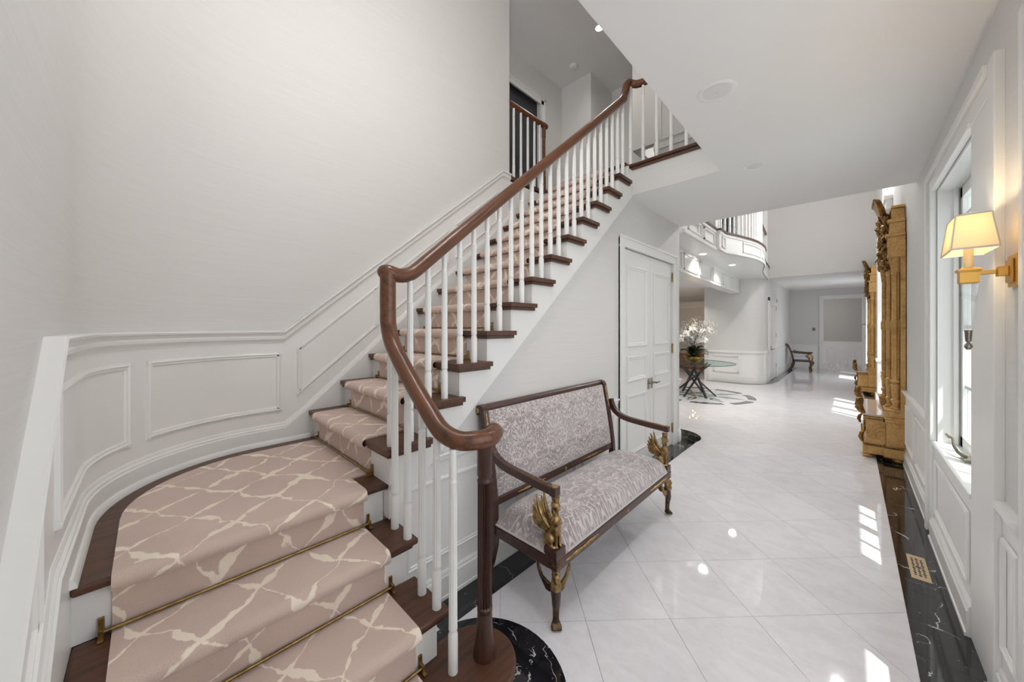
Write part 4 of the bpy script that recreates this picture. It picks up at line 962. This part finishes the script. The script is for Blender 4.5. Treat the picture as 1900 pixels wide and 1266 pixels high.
# ------------------------------------------------------------------ gilt pier mirrors
def pier(label):
    t = thing('pier_mirror', label, 'mirror', (.27, 6.33, 0), 'gilt pier mirrors along the right wall')
    ya, yb = 5.68, 6.98
    for y0, y1 in ((ya, ya+.30), (yb-.30, yb)):
        MB().box(.268, .432, y0, y1, .05, .15).box(.280, .432, y0+.012, y1-.012, .15, .175).box(.288, .432, y0+.02, y1-.02, .175, .44).box(.278, .432, y0+.01, y1-.01, .44, .475).box(.268, .432, y0, y1, .475, .495).box(.282, .432, y0+.014, y1-.014, .495, .565).box(.270, .432, y0+.002, y1-.002, .565, .585).build('pedestal', 'giltwood', t, bevel=.004)
        bd = MB()
        for i in range(14): bd.ell((.276, y0+.02+i*.02, .163), (.007, .010, .010), 6, 4)
        for i in range(7): bd.ell((.285+i*.021, y0+.006, .163), (.010, .007, .010), 6, 4)
        bd.build('carved_beading', 'giltcarve', t)['kind'] = 'stuff'
    MB().box(.105, .268, ya+.06, yb-.06, .05, .14).box(.118, .288, ya+.072, yb-.072, .14, .165).box(.128, .288, ya+.08, yb-.08, .165, .43).box(.112, .268, ya+.065, yb-.065, .43, .47).box(.128, .29, ya+.08, yb-.08, .47, .483).build('plinth', 'giltwood', t, bevel=.004)
    bd = MB()
    for i in range(12): bd.ell((.115+i*.0125, ya+.066, .153), (.006, .006, .009), 6, 4).ell((.115+i*.0125, ya+.062, .45), (.006, .006, .009), 6, 4)
    for i in range(40): bd.ell((.11, ya+.08+i*.0285, .153), (.006, .010, .009), 6, 4)
    bd.build('carved_beading', 'giltcarve', t)['kind'] = 'stuff'
    MB().box(.10, .285, ya+.055, yb-.055, .483, .503).build('marble_shelf', 'pinkmarble', t, bevel=.004)
    for x, y in ((.14, ya+.11), (.14, yb-.11), (.38, ya+.06), (.38, yb-.06)): MB().lathe([(.02, 0), (.04, .006), (.048, .022), (.038, .042), (.03, .052)], (x, y, .0013), 14).build('bun_foot', 'giltwood', t, smooth=True)
    for y in (ya+.09, yb-.09):
        c = MB()
        rnd = random.Random(3)
        c.tube([(.115, y, .50), (.085, y, .54), (.070, y, .60), (.085, y, .66), (.10, y, .68)], [.022, .034, .036, .032, .014], 8).ell((.082, y-.01, .655), (.028, .026, .030)).ell((.070, y, .585), (.026, .03, .022))
        for i in range(9): c.ell((.075+rnd.uniform(-.025, .03), y+rnd.uniform(-.03, .03), .52+rnd.uniform(0, .15)), (.016, .016, .02), 8, 5)
        c.tube([(.118, y, .30), (.095, y, .27), (.085, y, .22), (.10, y, .17)], [.010, .020, .022, .012], 8).tube([(.12, y, .49), (.118, y, .40), (.12, y, .30)], [.014, .010, .010], 8)
        c.build('carved_scroll', 'giltcarve', t, remesh=.006)
    MB().box(.395, .434, ya+.03, ya+.26, .585, 2.27).box(.395, .434, yb-.26, yb-.03, .585, 2.27).box(.395, .434, ya+.26, yb-.26, 2.15, 2.27).box(.395, .434, ya+.26, yb-.26, .503, .585).build('mirror_frame', 'giltwood', t)
    MB().box(.402, .41, ya+.25, yb-.25, .58, 2.16).build('mirror_glass', 'mirror', t)
    for y, x, r in ((ya+.085, .365, .036), (ya+.235, .325, .028), (yb-.085, .365, .036), (yb-.235, .325, .028)):
        pr = [(r*1.35, .585), (r*1.35, .605), (r*.9, .615), (r*.75, .64), (r*1.15, .67), (r*1.2, .69), (r*.8, .705), (r*.95, .73), (r*1.05, .80), (r*1.25, .85), (r*1.25, .865), (r*.9, .875), (r*1.3, .89), (r*1.3, .905), (r*.8, .92), (r, .94), (r, 1.46), (r*1.2, 1.47), (r*1.25, 1.50), (r*1.25, 1.54), (r*1.2, 1.57), (r*.95, 1.58), (r*.88, 2.09), (r*1.1, 2.10), (r*1.05, 2.12), (r*1.35, 2.19), (r*1.5, 2.25), (r*1.5, 2.27)]
        MB().lathe(pr, (x, y, 0), 16, flutes=(15, 22)).build('column', 'giltwood', t, smooth=True)
    for y0, y1 in ((ya, ya+.29), (yb-.29, yb)): MB().box(.30, .434, y0+.01, y1, 2.27, 2.50).box(.285, .434, y0-.005, y1+.015, 2.50, 2.53).box(.292, .434, y0+.004, y1+.006, 2.485, 2.50).build('entablature', 'giltwood', t, bevel=.004)
    MB().box(.33, .434, ya+.29, yb-.29, 2.27, 2.53).box(.315, .434, ya+.06, yb-.06, 2.53, 2.66).box(.30, .434, ya+.05, yb-.05, 2.66, 2.70).box(.335, .434, ya+.12, ya+.17, 2.70, 2.83).box(.335, .434, yb-.17, yb-.12, 2.70, 2.83).box(.33, .434, ya+.10, yb-.10, 2.83, 2.86).build('attic', 'giltwood', t, bevel=.004)
    c = MB(); rnd = random.Random(11)
    from mathutils import Euler
    for i in range(150):
        y = rnd.uniform(ya+.10, yb-.10); q = 1-abs((y-(ya+yb)/2)/.6)**1.5
        z = rnd.uniform(2.24, 2.62+.24*q); x = .315-.05*q+rnd.uniform(-.025, .03)
        c.ell((x, y, z), (rnd.uniform(.008, .018), rnd.uniform(.010, .02), rnd.uniform(.03, .065)), 7, 5, Euler((rnd.uniform(-1.3, 1.3), rnd.uniform(-.7, .7), 0)).to_matrix())
    for i in range(60):
        y = rnd.uniform(ya+.10, ya+.40); z = 2.14+i*.0105; c.ell((.285+.02*math.sin(i*.5), y, z), (rnd.uniform(.010, .02), .016, rnd.uniform(.025, .05)), 7, 5, Euler((rnd.uniform(-1.2, 1.2), rnd.uniform(-.8, .8), 0)).to_matrix())
    c.build('carved_swag', 'giltcarve', t, smooth=True)
    c = MB()
    ym = (ya+yb)/2-.12
    for k in range(11):
        a = -1.0+.2*k; c.tube([(.30, ym+.06*math.sin(a), 2.78), (.27, ym+.15*math.sin(a), 2.90), (.235, ym+.22*math.sin(a), 2.985+.03*math.cos(a)), (.195, ym+.26*math.sin(a), 2.99+.05*math.cos(a))], [.03, .032, .026, .010], 7)
    c.ell((.30, ym, 2.80), (.05, .08, .09))
    c.build('leaf_crest', 'giltcarve', t, remesh=.008)
    return t
p1 = pier('tall gilt pier mirror with marble shelf, the nearer to the window')
p2 = copy_tree(p1); p2.location.y += 5.40; p2['label'] = 'tall gilt pier mirror beyond the front entry, the farther one'

# ------------------------------------------------------------------ floor register
vt = thing('floor_register', 'brass floor vent set in the black marble border', 'vent', (.305, 3.325, 0))
VB = .0032
MB().box(.264, .345, 3.17, 3.48, BZ, VB).build('plate', mat('pale_brass', (.66, .50, .30), .3, .7), vt, bevel=.001)
hl_ = MB()
for j in range(9):
    for i in range(3):
        cx_, cy_ = .285+i*.0195, 3.222+j*.0258; k = .0068+.0022*((i+j) % 2)
        hl_.prism([(cx_-k, cy_), (cx_, cy_-k*1.7), (cx_+k, cy_), (cx_, cy_+k*1.7)], 'z', VB, VB+.0003)
for cx_, cy_ in ((.3045, 3.325),): hl_.prism(disc(cx_, cy_, .013, n=12), 'z', VB, VB+.0004)
hl_.build('grille_hole_shade', 'rubber', vt)  # dark diamonds laid on the plate, shade of the holes as colour

# ------------------------------------------------------------------ recessed lights and detectors
def downlight(x, y, z, r, on, label, grp):
    t = thing('recessed_light', label, 'ceiling light', (x, y, z), grp)
    MB().lathe([(r*.70, -.002), (r*.95, -.004), (r, -.001), (r, 0), (r*.70, 0)], (x, y, z), 28).build('trim_ring', 'white', t, smooth=True)
    MB().lathe([(r*.70, -.0035), (r*.55, -.004), (r*.3, -.0055), (r*.05, -.006), (r*.02, 0), (r*.70, 0)], (x, y, z), 24).build('lens', 'lamp' if on else 'clearlens', t, smooth=True)
    return t
hl1 = downlight(-.544, 2.235, ZC, .10, False, 'large round recessed ceiling light nearest the camera', 'recessed lights in the hall ceiling')
hl2 = downlight(-.571, 3.483, ZC, .085, False, 'smaller recessed ceiling light above the closet end of the hall', 'recessed lights in the hall ceiling')
for t in (hl1, hl2):
    ld = bpy.data.lights.new('downlight', 'SPOT'); ld.energy = 20; ld.spot_size = 2.7; ld.spot_blend = 1; ld.color = (1, .97, .94); ld.shadow_soft_size = .07
    lo = bpy.data.objects.new('downlight', ld); COL.objects.link(lo); lo.parent = t; lo.location = (0, 0, -.012)
for x, y, z, l in ((-1.86, 6.75, 2.78, 'lit recessed light under the balcony nearest the closet'), (-1.75, 8.35, 2.78, 'lit recessed light under the curved balcony front'), (-2.75, 8.0, 2.62, 'lit recessed light in the side room just beyond the beam'), (-3.6, 10.2, 2.62, 'lit recessed light deepest in the side room')):
    t = downlight(x, y, z, .08, True, l, 'lit recessed lights beneath the balcony')
    ld = bpy.data.lights.new('downlight', 'SPOT'); ld.energy = 60; ld.spot_size = 2.4; ld.spot_blend = .6; ld.color = (1, .93, .84); ld.shadow_soft_size = .06
    lo = bpy.data.objects.new('downlight', ld); COL.objects.link(lo); lo.parent = t; lo.location = (0, 0, -.012)
ul = downlight(-2.475, 4.285, ZT, .07, True, 'small lit recessed light in the upper ceiling', 'lights in the upper ceiling')
ld = bpy.data.lights.new('downlight', 'SPOT'); ld.energy = 28; ld.spot_size = 2.8; ld.spot_blend = 1; ld.color = (1, .95, .88); ld.shadow_soft_size = .05
lo = bpy.data.objects.new('downlight', ld); COL.objects.link(lo); lo.parent = ul; lo.location = (0, 0, -.012)
sd_ = thing('smoke_detector', 'small round smoke detector on the upper landing ceiling', 'detector', (-3.124, 4.622, ZT))
MB().lathe([(.02, -.045), (.05, -.04), (.062, -.02), (.065, 0)], (-3.124, 4.622, ZT), 20).build('cover', 'white', sd_, smooth=True)
MB().lathe([(.015, -.052), (.03, -.046), (.03, -.04)], (-3.124, 4.622, ZT), 16).build('sensor', 'clearlens', sd_, smooth=True)
for x, y, l in ((-.55, 12.6, 'flush round light nearest in the far low ceiling'), (-.5, 14.0, 'flush round light in the middle of the far low ceiling'), (-.5, 15.6, 'flush round light farthest along the far low ceiling')):
    downlight(x, y, ZC, .12, False, l, 'flush lights in the far ceiling')
sw = thing('wall_switch', 'small dark switch plate left of the far doorway', 'switch', (-.95, 16.6, 1.42))
MB().box(-.99, -.90, 16.588, 16.6, 1.36, 1.48).build('plate', 'nickel', sw); MB().box(-.96, -.93, 16.58, 16.588, 1.40, 1.44).build('toggle', 'rubber', sw)

# ------------------------------------------------------------------ glass table with orchids
tc = (-2.5, 8.4); TZ = .72
tb = thing('glass_table', 'round glass table on crossed black legs in the foyer', 'table', (*tc, 0))
MB().lathe([(.77, TZ-.015), (.795, TZ-.012), (.80, TZ-.006), (.795, TZ), (.77, TZ), (.01, TZ), (.01, TZ-.015)], (*tc, 0), 64).build('table_top', 'tableglass', tb, smooth=True)
MB().lathe([(.797, TZ-.013), (.803, TZ-.007), (.797, TZ-.001), (.794, TZ-.007), (.797, TZ-.013)], (*tc, 0), 64, caps=False).build('glass_rim', mat('dark_glass_edge', (.05, .07, .065), .1), tb, smooth=True)
for k in range(6):
    a = k*PI/3+.35; r1, r2 = .34, .42
    p0 = Vector((tc[0]+r2*math.cos(a), tc[1]+r2*math.sin(a), .0)); p1_ = Vector((tc[0]+r1*math.cos(a+PI*.86), tc[1]+r1*math.sin(a+PI*.86), TZ-.016))
    q = Vector((-math.sin(a), math.cos(a), 0))*.018; u_ = Vector((math.cos(a), math.sin(a), 0))*.022
    MB().rings([[p+q*s0+u_*s1 for s0, s1 in ((-1, -1), (1, -1), (1, 1), (-1, 1))] for p in (p0+Vector((0, 0, .0016)), p1_)]).build('leg', 'rubber', tb)
ob = thing('orchid_bowl', 'gold bowl of white orchids and twigs on the glass table', 'flowers', (*tc, TZ))
zb = TZ+.0008
MB().lathe([(.05, 0), (.085, .003), (.15, .04), (.20, .095), (.215, .13), (.208, .13), (.19, .095), (.12, .05), (.02, .03)], (*tc, zb), 28).build('bowl', 'bowl', ob, smooth=True)
rnd = random.Random(5)
lm = MB(); pr = []
for i in range(7):
    q = i/6; w = .045*math.sin(PI*min(q*.9+.08, 1)); pr.append((q*.24, w, .10*math.sin(q*2.2)))
lm.v = [(a, s*w, z-abs(s)*-.012) for a, w, z in pr for s in (-1, 0, 1)]
for i in range(6):
    for s in (0, 1): lm.f.append((i*3+s, i*3+s+1, i*3+s+4, i*3+s+3))
leafme = lm.mesh('leaf', smooth=True); leafme.materials.append(M['leaf'])
for i in range(26):
    a = rnd.uniform(0, 2*PI); inst('leaf', leafme, None, ob, (tc[0]+.05*math.cos(a), tc[1]+.05*math.sin(a), zb+.10+rnd.uniform(0, .06)), (1, 1, 1.0+rnd.uniform(-.3, .8)), (0, rnd.uniform(-.35, .15), a))
fm_ = MB()
for k in range(5):
    a = 2*PI*k/5; w = .022 if k % 2 else .026; d = Vector((math.cos(a), math.sin(a), 0)); s_ = Vector((-d.y, d.x, 0))
    P_ = [d*.004, d*.022+s_*w*.8+Vector((0, 0, .006)), d*.048+Vector((0, 0, -.002)), d*.022-s_*w*.8+Vector((0, 0, .006))]
    fm_.add(P_, [(0, 1, 2, 3)])
fm_.ell((0, 0, .008), (.008, .008, .010), 6, 4)
flme = fm_.mesh('blossom', smooth=True); flme.materials.append(M['petal'])
nb = 0
for k in range(9):
    a = k*2*PI/9+.3; R_ = rnd.uniform(.28, .46); H_ = rnd.uniform(.42, .70)
    pts_ = [(tc[0]+R_*q*q*math.cos(a), tc[1]+R_*q*q*math.sin(a), zb+.08+H_*math.sin(q*2.0)/math.sin(1.57)) for q in [i/9 for i in range(10)]]
    MB().tube(pts_, [.004]*5+[.003]*5, 5).build('stem', 'twig', ob)
    for q in range(9):
        i = 4+q*.6; p = Vector(pts_[min(9, int(i))]); nb += 1
        inst('blossom', flme, None, ob, (p.x+rnd.uniform(-.05, .05), p.y+rnd.uniform(-.05, .05), p.z+rnd.uniform(-.05, .04)), (1.7,)*3, (rnd.uniform(.6, 1.9), rnd.uniform(-.6, .6), rnd.uniform(0, 6.3)))
tw = MB(); bd = MB()
for k in range(34):
    a = rnd.uniform(0, 2*PI); lean = rnd.uniform(.15, .50); p = Vector((tc[0], tc[1], zb+.1)); d = Vector((math.cos(a)*lean, math.sin(a)*lean, 1)).normalized(); pp = [p.copy()]
    for i in range(6):
        d = (d+Vector((rnd.uniform(-.25, .25), rnd.uniform(-.25, .25), rnd.uniform(-.05, .1)))).normalized(); p = p+d*rnd.uniform(.10, .155); pp.append(p.copy())
        if i > 1:
            for _ in range(9):
                e = p+Vector((rnd.uniform(-.09, .09), rnd.uniform(-.09, .09), rnd.uniform(-.09, .09))); bd.ell(e, (.0075, .0075, .0075), 4, 3)
                if _ % 3 == 0: tw.tube([p, e], .0015, 3)
    tw.tube(pp, [.004, .004, .0035, .003, .0025, .002, .0015], 4)
o = tw.build('twigs', 'twig', ob); o['kind'] = 'stuff'
o = bd.build('twig_buds', 'petal', ob); o['kind'] = 'stuff'

# ------------------------------------------------------------------ things in the side room, glimpsed past the table
sb = thing('sideboard', 'low walnut sideboard in the side room behind the table', 'sideboard', (-3.9, 12.6, 0))
MB().box(-4.7, -3.05, 12.3, 12.8, .12, .62).build('body', 'brownwood', sb, bevel=.01)
for x in (-4.65, -3.15):
    for y in (12.34, 12.72): MB().box(x, x+.05, y, y+.05, 0.001, .12).build('leg', 'brownwood', sb)
for x in (-4.68, -3.86): MB().box(x, x+.78, 12.285, 12.3, .15, .59).build('door', 'brownwood', sb, bevel=.004)
lp_ = thing('table_lamp', 'glowing table lamp on the sideboard behind the orchids', 'lamp', (-3.72, 12.5, .62))
MB().lathe([(.07, .62), (.07, .64), (.02, .66), (.05, .76), (.06, .86), (.02, .96), (.012, 1.22)], (-3.72, 12.5, 0), 18).build('base', 'brass', lp_, smooth=True)
MB().lathe([(.17, 1.25), (.12, 1.52), (.119, 1.52), (.169, 1.25), (.17, 1.25)], (-3.72, 12.5, 0), 24, caps=False).build('lamp_shade', emit('glowing_shade', (1, .70, .36), 3.5), lp_, smooth=True)

# ------------------------------------------------------------------ far armchair
ac = thing('armchair', 'dark wood armchair with pale blue seat by the far wall', 'armchair', (-1.2, 15.5, 0))
ay0, ay1 = 15.2, 15.8
MB().box(-1.42, -.92, ay0, ay1, .33, .39).build('seat_frame', 'mahog', ac, bevel=.006)
uvbox(MB().box(-1.40, -.93, ay0+.02, ay1-.02, .39, .49), lambda p: (p[0], p[1])).build('seat_cushion', mat('pale_blue_velvet', (.42, .45, .54), .8, sheen=.5), ac, bevel=.03, seg=3)
uvbox(MB().prism([(-1.44, .47), (-1.38, .47), (-1.44, .70), (-1.50, .90), (-1.57, .95), (-1.56, .86), (-1.50, .70)], 'y', ay0+.04, ay1-.04), lambda p: (p[1], p[2])).build('back_cushion', 'velvet', ac, bevel=.012)
for y in (ay0, ay1-.045):
    MB().prism([(-1.42, .33), (-1.36, .33), (-1.40, .55), (-1.47, .78), (-1.54, .92), (-1.60, .93), (-1.585, .88), (-1.53, .80), (-1.46, .60)], 'y', y, y+.045).build('back_post', 'mahog', ac, bevel=.004)
    MB().prism([(-1.44, .70), (-1.36, .66), (-1.1, .64), (-.93, .64), (-.93, .59), (-1.1, .595), (-1.36, .61), (-1.45, .64)], 'y', y, y+.045).build('arm', 'mahog', ac, bevel=.004)
    MB().tube([(-.97, y+.02, .59), (-1.0, y+.02, .53), (-.95, y+.02, .46), (-.96, y+.02, .39)], [.03, .045, .05, .04], 10).ell((-1.03, y+.02, .53), (.05, .012, .04)).build('sphinx', 'gilt', ac, smooth=True)
    MB().tube([(-.95, y+.02, .33), (-.92, y+.02, .26), (-.97, y+.02, .14), (-.96, y+.02, .03), (-.93, y+.02, .002)], [.04, .045, .025, .02, .03], 10).build('leg', 'bronze', ac, smooth=True)
    MB().prism([(-1.42, .33), (-1.37, .33), (-1.43, .12), (-1.49, 0.001), (-1.54, .001), (-1.47, .15)], 'y', y, y+.045).build('leg', 'mahog', ac, bevel=.004)

# ------------------------------------------------------------------ safety gates in the far doorway
def gate(x0, x1, nb, label, y=16.66):
    g = thing('safety_gate', label, 'gate', ((x0+x1)/2, y, 0), 'white safety gates in the far doorway')
    MB().box(x0, x0+.03, y-.015, y+.015, .002, .76).box(x1-.03, x1, y-.015, y+.015, .002, .76).box(x0+.03, x1-.03, y-.012, y+.012, .72, .75).box(x0+.03, x1-.03, y-.012, y+.012, .06, .09).build('frame', 'white', g)
    for i in range(nb): inst('bar', gbar, None, g, (x0+.03+(x1-x0-.06)*(i+1)/(nb+1), y, .09))
    MB().box(x1-.05, x1+.0, y-.03, y+.02, .74, .79).build('latch', 'clearlens', g)
gbar = MB().lathe([(.011, 0), (.011, .63)], seg=8).mesh('bar', smooth=True); gbar.materials.append(M['white'])
gate(-.66, -.46, 2, 'narrow white safety gate section at the left of the far doorway')
gate(-.32, .27, 9, 'wide white safety gate across the right of the far doorway')

# ------------------------------------------------------------------ balcony railing
br = thing('balcony_railing', 'white baluster railing with dark rail along the curved balcony', 'railing', (-1.4, 8, ZU))
rp = smooth_path([(x-.06, y, ZU+.90) for x, y in b2], 4)
MB().tube(rp, .032, 10).build('handrail', 'rail', br, smooth=True)
acc = 0; last = None; cnt = 0
for p in smooth_path([(x-.06, y, ZU) for x, y in b2], 24):
    if last is not None: acc += (p-last).length
    last = p
    if acc > .135 and p.y > 6.6 and p.y < 10.2:
        acc = 0; inst('baluster', baluster(.88, .018), None, br, p)
MB().box(-1.70, -1.60, 6.50, 6.62, ZU, ZU+1.0).build('newel_post', 'white', br, bevel=.006)
